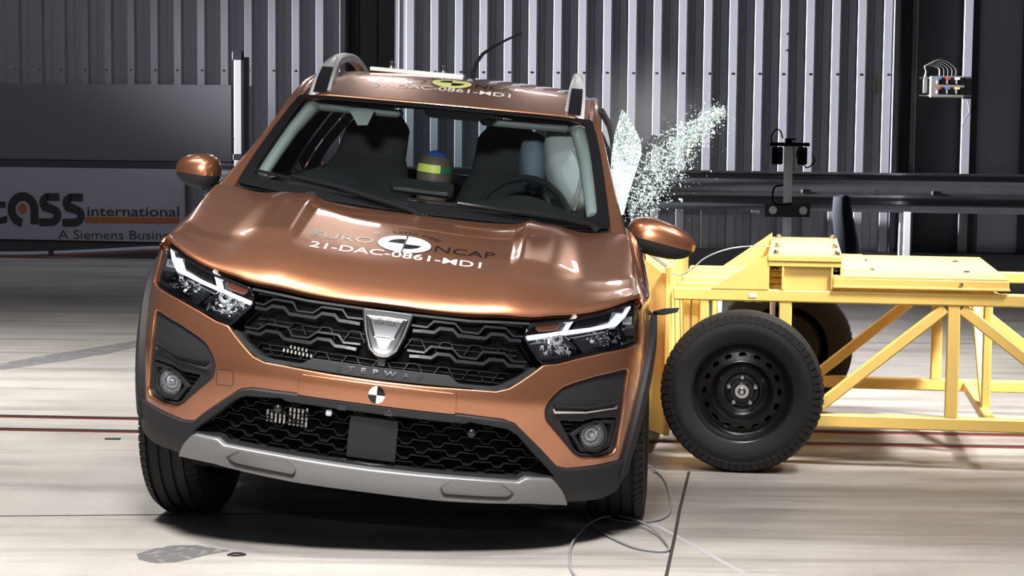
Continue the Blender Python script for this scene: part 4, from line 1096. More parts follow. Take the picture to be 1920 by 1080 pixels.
mb = MB(); mb.box((1.535, WW + .02, 0), (1.60, WW + .15, 7)); wallobj('wall_far', mb, M['darkwall'], kind='structure')
mb = MB(); mb.box((1.60, WW + .08, .0), (1.985, WW + .14, 7)); wallobj('door_1', mb, M['door'], kind='structure')
mb = MB(); mb.box((1.63, WW + .05, .21), (1.985, WW + .09, .62)); wallobj('door_2', mb, M['pale'], kind='structure')
mb = MB(); mb.box((1.985, WW + .02, 0), (2.06, WW + .15, 7)); mb.box((2.06, WW + .10, 0), (6.0, WW + .15, 7)); wallobj('wall_end', mb, M['darkwall'], kind='structure')
mb = MB(); mb.box((-11, WW - .10, 0), (6, WW - .02, .20)); wallobj('baseboard_back', mb, M['darkwall'], kind='structure')
mb = MB(); mb.cyl((.835, WW - .06, 0), (.835, WW - .06, 7), .010, 8); wallobj('wall_pipe', mb, M['darkwall'], 'thin dark pipe running up the wall left of the switch box', 'pipe', smooth=True)
# screws in the cladding: one row
for k, u in enumerate(list(np.arange(-1.325 - 10 * .2336, .80, .2336)) + list(np.arange(-6.175 - 7 * .2336, -4.4, .2336))):
    mb = MB(); du = .006 * ((k * 7) % 5 - 2); mb.lathe([(0, .011), (.0012, .011), (.0018, .007), (.0018, 0)], (u + du, WW - .040, 1.822 + .0008 * (k % 3)), (0, -1, 0), 10)
    wallobj('wall_screw', mb, M['signk'], 'dark screw head in the row across the corrugated wall', 'screw', smooth=True, group='screw row in the cladding')
for zz, du in ((2.19, .02), (2.04, .02)):
    mb = MB(); mb.lathe([(0, .010), (.004, .010), (.006, 0)], (-.157 + du, WW - .040, zz), (0, -1, 0), 10); wallobj('wall_screw', mb, M['signk'], 'stray screw head above the row, %s of a pair' % ('upper' if zz > 2.1 else 'lower'), 'screw', smooth=True)
# yellow sticker and rust streak
mb = MB(); mb.box((.685, WW - .006, 1.655), (.715, WW + .002, 1.80)); M['sticker'] = mat('faded_yellow', (.13, .115, .03), .7); wallobj('wall_sticker', mb, M['sticker'], 'narrow faded yellow sticker on the wall left of the switch box', 'sticker')
# dark board, sign
mb = MB(); mb.box((-11, WW - .062, .945), (-5.40, WW - .041, 1.685), .004); wallobj('wall_board', mb, M['board'], 'large plain dark grey board fixed to the wall above the sign', 'board')
sign = thing('wall_sign', 'long pale sign lettered tass international on the wall left of the car', 'sign', (0, 0, 0), -A)
mb = MB(); mb.box((-11, WW - .12, .165), (-5.86, WW - .06, .872), .003); mb.build('sign_board', M['signw'], sign, smooth=False)
def flat(x, y): return (x, WW - .121, y)
k0 = (.85, 0)
def sx(px): return -7.763 + (px) * (1.863 / 344)        # along the sign, from picture left
lettering('lettering', 't', flat, sx(-22), sx(21), .333, .292, M['signk'], sign, .002, .035)
def stroke(name, pts, w, m):
    mb = MB(); ribbon(mb, flat, pts, w, 0, .004, None, 1.0); return mb.build(name, m, sign, smooth=False, fix=False)
# a, s, s drawn as heavy strokes
def arcp(cx, cy, rx, ry, a0, a1, n=24): return [(cx + rx * math.cos(math.radians(lerp(a0, a1, i / n))), cy + ry * math.sin(math.radians(lerp(a0, a1, i / n)))) for i in range(n + 1)]
bl = .325
stroke('letter_a', arcp(sx(51), bl + .135, .117, .128, -95, -180, 8)[0:] + arcp(sx(51), bl + .135, .117, .128, 180, 0, 24)[1:] + [(sx(51) + .117, bl - .005)], .082, M['signk'])
disc_sectors('letter_dot', flat, (sx(51) - .005, bl + .145), .044, .048, M['signo'], sign, None, .004)
for xx in (82, 126):
    c0 = sx(xx)
    P = [(c0 + .205, bl + .262), (c0 + .07, bl + .262)] + arcp(c0 + .095, bl + .205, .058, .057, 90, 215, 12) + arcp(c0 + .115, bl + .085, .070, .068, 40, -90, 12) + [(c0 - .005, bl + .014)]
    stroke('letter_s', P, .075, M['signk'])
lettering('lettering', 'international', flat, sx(172), sx(343), .413, .095, M['signk'], sign, .002, .012, slope=.010)
mb = MB(); ribbon(mb, flat, [(sx(168), .369), (sx(343), .379)], .054, 0, .003, None, 1.0); mb.build('orange_line', M['signo'], sign, smooth=False, fix=False)
lettering('lettering', 'A Siemens Business', flat, sx(117), sx(347), .187, .088, M['signk'], sign, .002, -.004, slope=.014)
mb = MB(); mb.box((-11, WW - .09, .875), (-5.40, WW - .03, .94)); wallobj('shadow_gap_strip', mb, M['darkwall'], 'dark strip standing in for the shaded gap between the grey board and the sign', 'rail')  # dark strip put in where there is only a shaded gap
# guard rail (W beam)
gw = 17.85
mb = MB(); pr = [(.592, .0), (.612, -.030), (.660, -.055), (.700, -.030), (.735, .010), (.785, .010), (.800, .012), (.822, -.030), (.860, -.055), (.908, -.030), (.930, 0)]
prof = [(.585, -.050), (.602, -.040), (.625, .0), (.655, .010), (.690, .0), (.722, -.052), (.742, -.066), (.765, -.072), (.788, -.066), (.808, -.052), (.842, 0), (.872, .010), (.905, 0), (.925, -.040), (.940, -.050)]
mb.grid([[(u, gw + d, zz) for zz, d in prof] for u in (-5.55, -4, -2, 0, 2, 5)])
gr = thing('guard_rail', 'dark steel W beam guard rail running across behind the trolley', 'guard rail', (0, 0, 0), -A)
o = mb.build('rail_beam', M['galv'], gr, smooth=False, fix=False); sm = o.modifiers.new('thickness', 'SOLIDIFY'); sm.thickness = .006
for u in (-4.6, -2.6, .95, 3.0):
    mb = MB(); mb.box((u - .05, gw + .02, 0), (u + .05, gw + .14, .90), .006); mb.build('rail_post', M['galv'], gr, smooth=False)
for u in (.04, 1.19):
    mb = MB(); mb.lathe([(0, .022), (.008, .020), (.012, 0)], (u, gw - .070, .765), (0, -1, 0), 12); mb.build('rail_bolt', M['signk'], gr)
mb = MB(); mb.box((.58, gw - .076, .748), (.68, gw - .070, .785)); mb.build('splice_plate', M['galv'], gr, smooth=False)
# pole on the left
pole = thing('camera_pole', 'slim silver pole with black end caps standing by the wall left of the car', 'pole', W(-5.13, 17.55, 0), -A)
mb = MB(); mb.box((-.036, -.018, .02), (.036, .020, 1.93), .006); mb.box((-.09, -.06, 0), (.09, .020, .02)); mb.build('pole_shaft', M['silver'], pole, smooth=False)
mb = MB(); mb.box((-.055, -.022, 1.90), (.045, .020, 1.985), .008); mb.build('end_cap', M['void'], pole, smooth=False)
mb = MB(); mb.box((-.05, -.022, .98), (.05, .020, 1.045), .008); mb.build('end_cap', M['void'], pole, smooth=False)
mb = MB(); mb.box((.050, -.008, .9), (.10, .020, 1.93), .004); mb.build('pole_shadow_strip', M['darkwall'], pole, smooth=False)  # dark strip standing in for the shadow cast beside the pole
# camera post on the right
cp = thing('camera_post', 'aluminium post carrying two black cameras and a bar with two round targets', 'camera stand', W(-.09, 16.5, 0), -A)
mb = MB(); mb.box((-.036, -.03, .0), (.012, .03, 1.20), .004); mb.box((.018, -.03, 0), (.036, .03, 1.20), .003); mb.box((.010, -.024, 0), (.020, .024, 1.2)); mb.box((-.2, -.2, 0), (.2, .2, .02)); mb.build('post_profile', M['alu'], cp, smooth=False)
mb = MB(); mb.box((-.155, -.05, 1.185), (.175, .05, 1.215), .005); mb.box((-.03, -.03, 1.215), (.03, .03, 1.245), .004); mb.box((-.03, -.02, 1.236), (.062, .02, 1.25), .004); mb.build('top_bar', M['void'], cp, smooth=False)
for u0, u1 in ((-.135, -.045), (.075, .155)):
    mb = MB(); mb.box((u0, -.16, 1.035), (u1, -.02, 1.18), .01); mb.cyl(((u0 + u1) / 2, -.16, 1.11), ((u0 + u1) / 2, -.23, 1.11), .03, 16); cb = mb.build('camera_body', M['void'], cp, smooth=False)
    mb = MB(); mb.box((u0 + .055, -.165, 1.08) if u0 < 0 else (u0 - .012, -.165, 1.09), (u0 + .078, -.158, 1.165) if u0 < 0 else (u0 + .006, -.158, 1.15), .002); mb.build('camera_label', M['conduit'], cb, smooth=False)
mb = MB(); mb.tube(catmull([(-.13, -.02, 1.20), (-.145, -.02, 1.26), (-.11, -.02, 1.32), (-.07, -.02, 1.31), (-.05, -.02, 1.25)], 6), .006, 6); mb.build('camera_cable', M['void'], cp)
mb = MB(); mb.tube(catmull([(.12, -.10, 1.04), (.16, -.09, 1.01), (.215, -.08, 1.06), (.20, -.09, 1.11)], 6), .006, 6); mb.build('camera_cable', M['void'], cp)
mb = MB(); mb.tube(catmull([(-.04, -.035, .86), (-.11, -.05, .84), (-.12, -.05, .74), (-.08, -.05, .70), (.04, -.05, .71)], 6), .008, 6); mb.build('camera_cable', M['void'], cp)
mb = MB(); mb.box((-.185, -.05, .595), (.19, -.035, .705), .004); bar_ = mb.build('target_bar', M['darkwall'], cp, smooth=False)
for u in (-.118, .133):
    mb = MB(); mb.lathe([(0, .033), (.003, .033), (.003, 0)], (u, -.05, .652), (0, -1, 0), 28); tg = mb.build('round_target', M['white'], bar_)
# switch box
sbx = thing('switch_box', 'beige wall box with six round switches hung between two steel strips', 'switch box', (0, 0, 0), -A)
mb = MB(); mb.box((1.158, WW - .16, 1.618), (1.468, WW - .05, 1.812), .008); mb.build('enclosure', M['box'], sbx, smooth=False)
cols = [['blue', 'red', 'white'], ['red', 'blue', 'orange']]
for r_ in range(2):
    for c2 in range(3):
        u = 1.232 + .083 * c2; zz = 1.757 - .088 * r_
        mb = MB(); mb.lathe([(0, .024), (.02, .022), (.026, .012), (.026, 0)], (u, WW - .16, zz), (0, -1, 0), 18); mb.build('rotary_switch', M['signk'], sbx)
        mb = MB(); mb.box((u - .022, WW - .164, zz + .022), (u + .022, WW - .158, zz + .042)); mb.build('colour_label', M[cols[r_][c2]], sbx, smooth=False)
for zz in (1.795, 1.635):
    for a_, b_ in ((1.07, 1.158), (1.468, 1.535)):
        mb = MB(); mb.box((a_, WW - .08, zz - .006), (b_, WW - .05, zz + .006)); mb.build('mounting_bracket', M['metal'], sbx, smooth=False)
for k in range(5):
    u = 1.245 + .035 * k; rr = .10 + .018 * k
    mb = MB(); mb.tube(catmull([(u, WW - .10, 1.81), (u - .005, WW - .10, 1.85 + .03), (u - rr * .6, WW - .10, 1.905 + .012 * k), (u - rr * 1.1 - .02, WW - .10, 1.90 + .008 * k), (1.125, WW - .09, 1.85), (1.11 + .006 * k, WW - .07, 1.78), (1.11 + .006 * k, WW - .06, 1.66)], 6), .010, 8); mb.build('flexible_conduit', M['conduit'], sbx)
mb = MB(); mb.tube(catmull([(1.50, WW - .06, 1.60), (1.52, WW - .06, 1.50), (1.48, WW - .06, 1.42), (1.46, WW - .05, 1.36)], 6), .006, 6); mb.build('hanging_wire', M['signk'], sbx)
# low hose along the wall on the left
mb = MB(); mb.tube(catmull([(-10.5, 17.9, .03), (-8.5, 17.95, .035), (-7.6, 18.0, .037), (-7.1, 18.0, .055), (-6.6, 18.0, .085), (-6.0, 18.0, .125), (-5.3, 18.02, .13)], 6), .020, 8)
hose = wallobj('wall_hose', mb, M['pale'], 'pale hose running low along the wall under the sign', 'hose', smooth=True)
mb = MB(); mb.tube(catmull([(-10.5, 17.88, .002), (-7.6, 17.98, .010), (-7.1, 17.98, .024), (-6.6, 17.98, .054), (-6.0, 17.98, .094), (-5.3, 18.0, .10)], 6), .007, 6); mb.build('red_line', M['red'], hose)
mb = MB(); mb.box((-7.145, 17.96, .02), (-7.105, 18.04, .10), .004); mb.build('hose_clamp', M['signk'], hose, smooth=False)
# dark bundle in the background
mb = MB(); rows = []
for j in range(13):
    t = j / 12; zz = .74 * t
    rows.append([(.40 + (.13 - .06 * t) * (1 + .15 * math.sin(3 * q + 4 * t)) * math.cos(q) + .02 * math.sin(5 * t), 17.3 + .12 * (1 - .4 * t) * math.sin(q), zz) for q in np.linspace(0, 2 * PI, 25)])
rows.append([(.40, 17.3, .76)] * 25); mb.grid(rows); wallobj('cloth_bundle', mb, M['navy'], 'dark navy cloth bundle standing in front of the wall behind the trolley', 'bundle', smooth=True)
mb = MB(); mb.box((.93, 17.6, .05), (.99, 17.66, .60), .004); mb.box((.75, 17.55, 0), (1.15, 17.7, .05)); wallobj('short_post', mb, M['alu'], 'short pale post standing under the guard rail right of the navy bundle', 'post')

# ================================================================== THE TROLLEY
w0 = 7.99
tr = thing('barrier_trolley', 'yellow steel barrier trolley with black wheels that has run into the car side', 'trolley', (0, 0, 0), -A)
Y = M['yellow']
def tb(name, f, smooth=False, m=None, parent=None):
    mb = MB(); f(mb); return mb.build(name, m or Y, parent or tr, smooth=smooth)
F = w0 + 1.25
for w in (w0, F - .05):
    tb('top_rail', lambda mb: mb.box((-.50, w, .666), (3.1, w + .05, .717), .006))
    tb('bottom_rail', lambda mb: mb.box((-.45 if w > 8.5 else .02, w, .158), (3.1, w + .05, .212), .006))
    for u0, u1, z0 in ((-.390, -.352, .30), (-.068, -.016, .30), (.605, .655, .21), (1.85, 1.90, .21)) if w < 8.5 else ((-.39, -.35, .21), (-.07, -.02, .21), (.626, .674, .21), (1.85, 1.90, .21)):
        tb('upright', lambda mb: mb.box((u0, w + .003, z0), (u1, w + .047, .668), .004))
    k = 0 if w < 8.5 else .03
    tb('diagonal_brace', lambda mb: mb.bar((.06 + k, w + .025, .205), (.595 + k, w + .025, .655), .046, .042, up=(0, 1, 0)))
    tb('diagonal_brace', lambda mb: mb.bar((.66 + k, w + .025, .655), (1.24 + k, w + .025, .205), .046, .042, up=(0, 1, 0)))
for u in (.795, 1.9):
    tb('cross_member', lambda mb: mb.box((u - .02, w0 + .05, .160), (u + .02, F - .05, .205), .004))
    tb('cross_member', lambda mb: mb.box((u - .02, w0 + .05, .670), (u + .02, F - .05, .712), .004))
tb('inner_strut', lambda mb: mb.bar((.800, 8.38, .205), (.800, 8.38, .67), .036, .036, up=(0, 1, 0)))
tb('inner_strut', lambda mb: mb.bar((.800, 8.42, .205), (.800, 9.05, .66), .040, .036, up=(1, 0, 0)))
for w in (8.27, 8.62, 8.97):
    tb('deck_bar', lambda mb: mb.box((-.50, w, .675), (.75, w + .05, .716), .005))
# gussets
for w in (w0 - .001, F - .022):
    tb('gusset_plate', lambda mb: mb.prism([(-.345, .7165), (-.117, .7165), (-.117, .858 + (.02 if w > 8.5 else 0))], 1, w, w + .022))
# ballast platform
tb('platform_plate', lambda mb: (mb.box((-.118, w0 - .004, .833), (.182, F, .858), .003)))
tb('platform_shim', lambda mb: mb.box((-.116, w0 - .001, .812), (.180, F - .01, .832), .002))
for u0, u1 in ((-.118, -.110), (-.060, -.050), (.138, .146), (.174, .181)):
    tb('platform_leg', lambda mb: mb.box((u0, w0, .717), (u1, F - .01, .813), .001))
tb('platform_front', lambda mb: mb.box((-.052, w0 + .012, .717), (.140, w0 + .03, .812), .002))
tb('platform_back', lambda mb: mb.box((-.118, F - .03, .717), (.18, F - .012, .812), .002))
for u, w in ((-.085, w0 + .06), (.160, w0 + .06), (-.085, w0 + .5), (.160, w0 + .5), (-.085, F - .08), (.160, F - .08)):
    tb('plate_bolt', lambda mb: (mb.lathe([(0, .016), (.004, .016), (.004, .011), (.014, .011), (.018, .006), (.018, 0)], (u, w, .858), (0, 0, 1), 8)), True, M['metal'])
for u in (-.088, .158):
    tb('plate_bolt', lambda mb: mb.lathe([(0, .014), (.012, .014), (.018, .008), (.018, 0)], (u, w0 + .02, .812), (0, 0, -1), 8), True, M['darkchrome'])
# ballast plate on the right
tb('ballast_plate', lambda mb: mb.box((.146, w0 - .002, .768), (.838, F, .781), .003))
tb('ballast_plate', lambda mb: mb.box((.135, w0 + .26, .781), (.30, F - .02, .786), .002))
tb('ballast_skirt', lambda mb: mb.box((.146, w0 - .004, .734), (.842, w0 + .012, .770), .003))
tb('ballast_skirt', lambda mb: mb.box((.146, w0 - .010, .730), (.846, w0 + .012, .740), .002))
tb('ballast_skirt', lambda mb: mb.box((.146, F - .02, .72), (.842, F, .770), .003))
for u, w, m_ in ((.30, w0 + .85, 'metal'), (.31, w0 + .32, 'metal'), (.70, w0 + .90, 'signk'), (.70, w0 + .30, 'signk')):
    tb('plate_bolt', lambda mb: mb.lathe([(0, .013), (.006, .012), (.008, 0)], (u, w, .781), (0, 0, 1), 10), True, M[m_])
tb('plate_bolt', lambda mb: mb.lathe([(0, .008), (.006, .007), (.008, 0)], (.655, w0 - .004, .755), (0, -1, 0), 10), True, M['metal'])
tb('frame_sticker', lambda mb: mb.box((-.19, w0 - .002, .684), (-.16, w0 + .001, .699)), False, M['white'])
# load wall carrying the crushed barrier
tb('load_wall', lambda mb: (mb.prism([(-.655, .14), (-.535, .10), (-.535, .765), (-.655, .850)], 1, 8.03, 9.75)))
tb('load_wall_rib', lambda mb: mb.box((-.533, 8.00, .10), (-.508, 8.06, .80), .004))
for u in (-.475, -.44, -.41):
    tb('load_wall_rib', lambda mb: mb.box((u, 8.35, .2), (u + .028, 8.38, .68), .003))
for (p, q) in (((-.640, 8.30, .850), (-.525, 8.30, .768)), ((-.600, 8.62, .832), (-.530, 8.62, .785))):
    tb('strap', lambda mb: mb.bar(p, q, .040, .006, up=(0, 0, 1)), False, M['strap'])
M['foil'] = mat('crushed_foil', (.62, .62, .64), .25, .9, bump=(40, 1.0))
fo = MB(); rr = random.Random(9)
for i in range(26):
    c = Vector((rr.uniform(-.44, -.39), rr.uniform(8.45, 8.6), rr.uniform(.50, .66))); k = .035
    fo.add([c + Vector((rr.uniform(-k, k), rr.uniform(-k, k), rr.uniform(-k, k))) for _ in range(3)], [(0, 1, 2)])
# trolley wheels
def trolley_wheel(u, w, sd):
    g = D.objects.new('trolley_wheel', None); COL.objects.link(g); g.parent = tr; g.location = (u, w + .1 * sd, .322); g.empty_display_size = .05
    ax = (0, -sd, 0)
    mb = MB(); R = .322; h = .10
    pr = [(-h, .205), (-h, .29), (-h * .85, R - .004), (-.04, R), (-.036, R - .008), (-.028, R - .008), (-.024, R), (.024, R), (.028, R - .008), (.036, R - .008), (.04, R), (h * .72, R - .001), (h * .90, R - .012), (h * .98, R - .04), (h * 1.0, .27), (h * 1.02, .262), (h * 1.02, .25), (h * .97, .225), (h * .90, .206), (h * .80, .200)]
    mb.lathe(pr, (0, 0, 0), ax, 112); axv = Vector(ax); a_ = axv.orthogonal().normalized(); b_ = axv.cross(a_)
    for i in range(64):
        th = 2 * PI * i / 64; d = a_ * math.cos(th) + b_ * math.sin(th); tg = axv.cross(d)
        p0 = axv * (h * .55) + d * (R + .001); p1 = axv * (h * .93) + d * (R - .012); p2 = axv * (h * 1.0) + d * (R - .038)
        q = [p + tg * s_ for p in (p0, p1, p2) for s_ in (-.0105, .0105)]; q2 = [v - (d + axv * .6) * .006 for v in q]
        mb.add([v + (d + axv) * (.002 if k_ < 4 else -.0005) for k_, v in enumerate(q)] + q2, [(0, 1, 3, 2), (2, 3, 5, 4), (0, 2, 8, 6), (2, 4, 10, 8), (1, 7, 9, 3), (3, 9, 11, 5), (0, 6, 7, 1), (4, 5, 11, 10)])
    mb.build('tyre', M['rubber'], g)
    # pressed steel rim with sixteen holes
    rim = MB(); n = 128; rads = [(.203, .075), (.200, .060), (.190, .050), (.172, .030)]
    rim.lathe([(.078, .206), (.083, .203), (.080, .197), (.060, .192), (.042, .180), (.036, .170)], (0, 0, 0), ax, n)
    # holed ring
    vs = []; fs = []
    nh = 16; ro, ri = .170, .128
    def rz(r_): return lerp(.036, .052, (ro - r_) / (ro - ri))
    for hI in range(nh):
        c0 = 2 * PI * hI / nh; m_ = 24; k0 = len(vs); hw = PI / nh
        for i in range(m_):
            t = 2 * PI * i / m_; ct, st = math.cos(t), math.sin(t)
            hr = .149 + .0095 * st; ha = c0 + .105 * ct
            s_ = 1 / max(abs(ct), abs(st)); orr = .149 + (ro - .149) * min(1, max(-1, st * s_)) if st >= 0 else .149 + (.149 - ri) * max(-1, st * s_)
            oa = c0 + hw * min(1, max(-1, ct * s_))
            for (r_, a2, dz) in ((orr, oa, 0), (hr, ha, 0), (hr, ha, -.012)):
                d = a_ * math.cos(a2) + b_ * math.sin(a2); vs.append(d * r_ + axv * (rz(r_) + dz))
        for i in range(m_):
            j = (i + 1) % m_
            for q in range(2): fs.append((k0 + i * 3 + q, k0 + j * 3 + q, k0 + j * 3 + q + 1, k0 + i * 3 + q + 1))
    rim.add(vs, fs)
    rim.lathe([(.052, .128), (.058, .126), (.060, .122), (.050, .118), (.018, .108), (.006, .092), (.004, .072), (.012, .068), (.020, .064), (.022, .050), (.030, .046), (.030, 0)], (0, 0, 0), ax, 64)
    rm = rim.build('rim', M['steel'], g)
    mb = MB(); mb.lathe([(.028, .034), (.040, .031), (.046, .028), (.046, .016), (.058, .014), (.066, .008), (.066, 0)], (0, 0, 0), ax, 36); mb.build('hub_cap', M['metal'], g)
    for k in range(5):
        th = 2 * PI * k / 5; d = Vector((math.sin(th), 0, math.cos(th))) * .056
        mb = MB(); mb.lathe([(.018, .0115), (.032, .0115), (.040, .008), (.041, 0)], d, ax, 12); mb.build('wheel_bolt', M['metal'], g)
    mb = MB(); mb.lathe([(-.06, .17), (-.04, .16), (-.02, .10), (-.02, 0)], (0, 0, 0), ax, 40); mb.build('brake_drum', M['steel'], g)
    return g
trolley_wheel(-.206, 7.745, 1)
trolley_wheel(-.05, 9.52, -1)
tb('axle', lambda mb: mb.cyl((-.206, 7.95, .322), (-.10, 9.35, .322), .03, 12), True, M['steel'])
for u in (-.33, -.10):
    tb('suspension_rod', lambda mb: mb.cyl((u, 8.5, .34), (u, 8.5, .67), .012, 10), True, M['alu'])
for u in (-.21, -.165):
    tb('reservoir_cap', lambda mb: mb.lathe([(0, .016), (.014, .016), (.02, .01), (.02, 0)], (u, 8.7, .60), (0, 0, 1), 16), True, M['alu'])
# white signal wire on the trolley
mb = MB(); mb.tube(catmull([(-.65, 8.12, .67), (-.622, 8.15, .721), (-.593, 8.15, .755), (-.549, 8.15, .775), (-.482, 8.15, .757), (-.427, 8.15, .788), (-.383, 8.15, .826), (-.317, 8.15, .858), (-.24, 8.2, .874), (-.15, 8.4, .868), (-.10, 8.5, .86)], 8), .0032, 6)
o = mb.build('signal_wire', M['cable']); o.rotation_euler = (0, 0, -A); tag(o, 'thin white wire arching from the crushed car side onto the trolley deck', 'wire')

# ================================================================== DUMMY IN THE CAR
dm = thing('crash_test_dummy', 'brown crash test dummy head with yellow and blue tape seen through the windscreen', 'crash dummy', (CX, CY, 0), -YAW)
mb = MB(B); c = Vector((-.045, 2.28, 1.135)); rows = []
prf = [(-.10, .062), (-.06, .070), (-.02, .074), (.02, .076), (.05, .074), (.08, .066), (.105, .048), (.120, .025), (.126, .002)]
fz = spl([p[0] for p in prf], [p[1] for p in prf])
for zz in np.linspace(-.10, .126, 24): rows.append([(c.x + fz(zz) * math.cos(t), c.y + fz(zz) * 1.2 * math.sin(t), c.z + zz) for t in np.linspace(0, 2 * PI, 33)])
mb.grid(rows); hd_ = mb.build('dummy_head', M['dummy'], dm)
def band(name, z0, z1, t0, t1, m):
    mb = MB(B); mb.grid([[(c.x + (fz(zz) + .002) * math.cos(t), c.y + (fz(zz) + .002) * 1.2 * math.sin(t), c.z + zz) for t in np.linspace(t0, t1, 20)] for zz in np.linspace(z0, z1, 5)]); mb.build(name, m, hd_, fix=False)
band('yellow_tape', .030, .064, PI * 1.06, PI * 1.62, M['tapey']); band('green_tape', .032, .060, PI * 1.62, PI * 1.98, M['tapeg']); band('red_tape', .030, .064, PI * .98, PI * 1.06, M['red'])
band('blue_tape', .101, .121, PI * 1.2, PI * 1.85, M['tapeb'])
mb = MB(B); rows = []
for t, (wx, wy) in zip(np.linspace(0, 1, 10), [(.05, .05), (.06, .06), (.12, .08), (.17, .10), (.18, .11), (.175, .11), (.16, .11), (.15, .11), (.15, .11), (.14, .10)]):
    rows.append([(c.x + wx * math.cos(q), c.y + .04 + wy * math.sin(q), c.z - .09 - .45 * t) for q in np.linspace(0, 2 * PI, 25)])
mb.grid(rows); mb.build('dummy_torso', M['seat'], dm)

# ================================================================== FLYING GLASS
P_sheet = [(.439, 1.442), (.412, 1.335), (.402, 1.24), (.400, 1.15), (.412, 1.055), (.432, 1.005), (.456, 1.012), (.472, 1.075), (.492, 1.14), (.512, 1.20), (.530, 1.262), (.524, 1.315), (.503, 1.355), (.483, 1.39), (.462, 1.42)]
mb = MB(); rr = random.Random(2)
ps = resample(P_sheet, .018); n = len(ps); cc_ = Vector((.46, 8.0, 1.24))
def shp(x, z, d): return (x, 8.0 + .35 * (x - .40) + .05 * math.sin(9 * (z - 1.0)) + d, z)
ring = [[shp(lerp(cc_.x, x, t), lerp(cc_.z, z, t), d + rr.uniform(-.002, .002)) for x, z in ps] for t, d in ((0.01, .003), (.3, .003), (.55, .003), (.78, .003), (1, .003), (1, -.003), (.78, -.003), (.55, -.003), (.3, -.003), (.01, -.003))]
mb.grid([r_ + [r_[0]] for r_ in ring])
tag(mb.build('crazed_side_window', M['crushed'], smooth=False, fix=False), 'tall crazed sheet of whitened side window glass standing beside the struck door', 'glass sheet')
plume = [((.50, 1.02), .055), ((.55, 1.09), .075), ((.590, 1.16), .095), ((.625, 1.225), .092), ((.685, 1.275), .078), ((.735, 1.325), .058), ((.80, 1.385), .048), ((.872, 1.44), .030)]
def plume_pt(rr, spread):
    t = rr.random() ** .9 * (len(plume) - 1.001); i = int(t); f = t - i
    (a, ra), (b, rb) = plume[i], plume[i + 1]; r_ = lerp(ra, rb, f) * spread
    g = lambda: max(-2.2, min(2.2, rr.gauss(0, .55)))
    return Vector((lerp(a[0], b[0], f) + g() * r_, 8.05 + .25 * (t / 7) + g() * .10, lerp(a[1], b[1], f) + g() * r_))
def chip(rr, k):
    v = [Vector((rr.uniform(-1, 1), rr.uniform(-1, 1), rr.uniform(-1, 1))).normalized() * k * rr.uniform(.5, 1.1) for _ in range(6)]
    return [v[0], v[1], v[2], v[3]], [(0, 1, 2), (0, 3, 1), (1, 3, 2), (2, 3, 0)]
protos = []
for k in range(14):
    vs, fs = chip(rr, .0075); me = D.meshes.new('glass_shard'); me.from_pydata([tuple(v) for v in vs], [], fs); me.materials.append(M['shard'] if k % 2 else M['crushed']); protos.append(me)
for i in range(300):
    o = D.objects.new('glass_shard', protos[i % 14]); COL.objects.link(o); o.location = plume_pt(rr, 1.0); o.rotation_euler = (rr.uniform(0, 6), rr.uniform(0, 6), rr.uniform(0, 6)); k = rr.uniform(.9, 1.9); o.scale = (k, k, k * rr.uniform(.5, 1))
    tag(o, 'pale green glass shard flying in the plume beside the struck door', 'glass shard', 'glass shards in the plume')
mb = MB()
for i in range(4600):
    p = plume_pt(rr, .95 if i % 4 else 2.2); vs, fs = chip(rr, rr.uniform(.003, .0085) if i % 4 else rr.uniform(.0012, .003)); mb.add([p + v for v in vs], fs)
o = mb.build('glass_crumbs', [M['shard']], smooth=False); tag(o, 'cloud of fine glass crumbs thrown up over the trolley front', 'glass crumbs', kind='stuff')
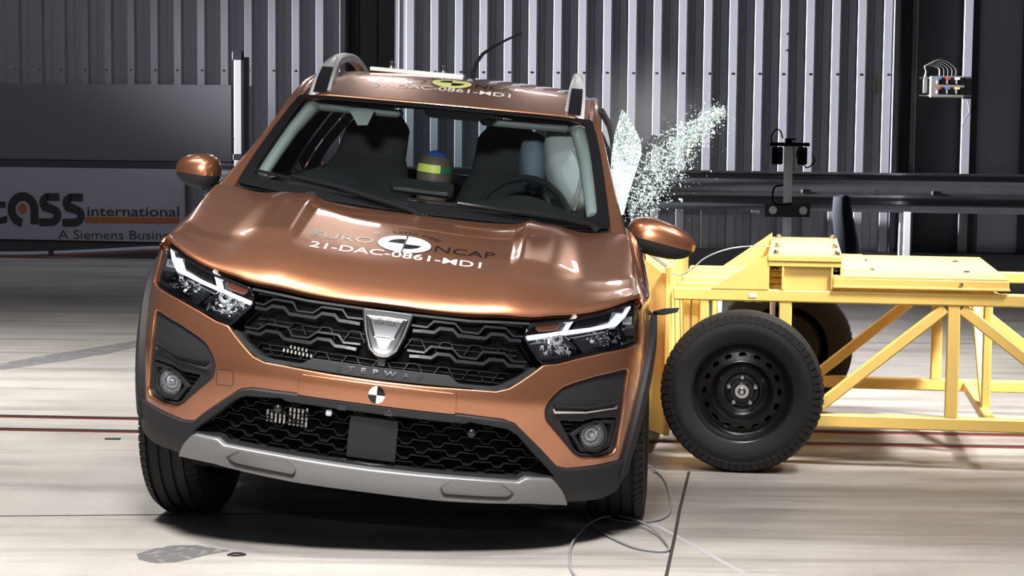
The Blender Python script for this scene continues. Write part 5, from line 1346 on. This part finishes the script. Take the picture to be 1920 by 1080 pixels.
mb = MB(); mb.add([(.545, 8.35, 1.255), (.560, 8.35, 1.30), (.590, 8.36, 1.335), (.660, 8.40, 1.308), (.655, 8.40, 1.275), (.598, 8.36, 1.295), (.588, 8.35, 1.275), (.575, 8.35, 1.235)], [(0, 1, 6, 7), (1, 2, 5, 6), (2, 3, 4, 5)])
o = mb.build('window_frame_trim', M['void'], smooth=False); tag(o, 'bent black window frame piece sticking out behind the glass plume', 'trim piece'); sm = o.modifiers.new('thickness', 'SOLIDIFY'); sm.thickness = .02

# thin dust of powdered glass hanging over the struck door
dm_ = D.materials.new('glass_dust'); dm_.use_nodes = True; n_ = dm_.node_tree; n_.nodes.clear()
out = n_.nodes.new('ShaderNodeOutputMaterial'); vs_ = n_.nodes.new('ShaderNodeVolumeScatter'); t_ = n_.nodes.new('ShaderNodeTexCoord'); nz = n_.nodes.new('ShaderNodeTexNoise'); nz.inputs['Scale'].default_value = 2.2
ln = n_.nodes.new('ShaderNodeVectorMath'); ln.operation = 'LENGTH'; n_.links.new(t_.outputs['Object'], ln.inputs[0]); n_.links.new(t_.outputs['Object'], nz.inputs['Vector'])
mr = n_.nodes.new('ShaderNodeMapRange'); mr.inputs[1].default_value = .15; mr.inputs[2].default_value = 1.0; mr.inputs[3].default_value = 1.0; mr.inputs[4].default_value = 0.0; n_.links.new(ln.outputs['Value'], mr.inputs[0])
m1 = n_.nodes.new('ShaderNodeMath'); m1.operation = 'MULTIPLY'; n_.links.new(mr.outputs[0], m1.inputs[0]); n_.links.new(nz.outputs['Fac'], m1.inputs[1])
m2 = n_.nodes.new('ShaderNodeMath'); m2.operation = 'MULTIPLY'; n_.links.new(m1.outputs[0], m2.inputs[0]); m2.inputs[1].default_value = 1.3
n_.links.new(m2.outputs[0], vs_.inputs['Density']); vs_.inputs['Color'].default_value = (.92, .93, 1, 1); n_.links.new(vs_.outputs[0], out.inputs['Volume'])
mb = MB(); mb.lathe([(math.cos(t), math.sin(t)) for t in np.linspace(0, PI, 17)], (0, 0, 0), (0, 0, 1), 24)
o = mb.build('glass_dust', dm_); o.location = (.52, 8.25, 1.40); o.scale = (.30, .28, .34); tag(o, 'faint white dust cloud hanging above the crazed window sheet', 'dust', kind='stuff')
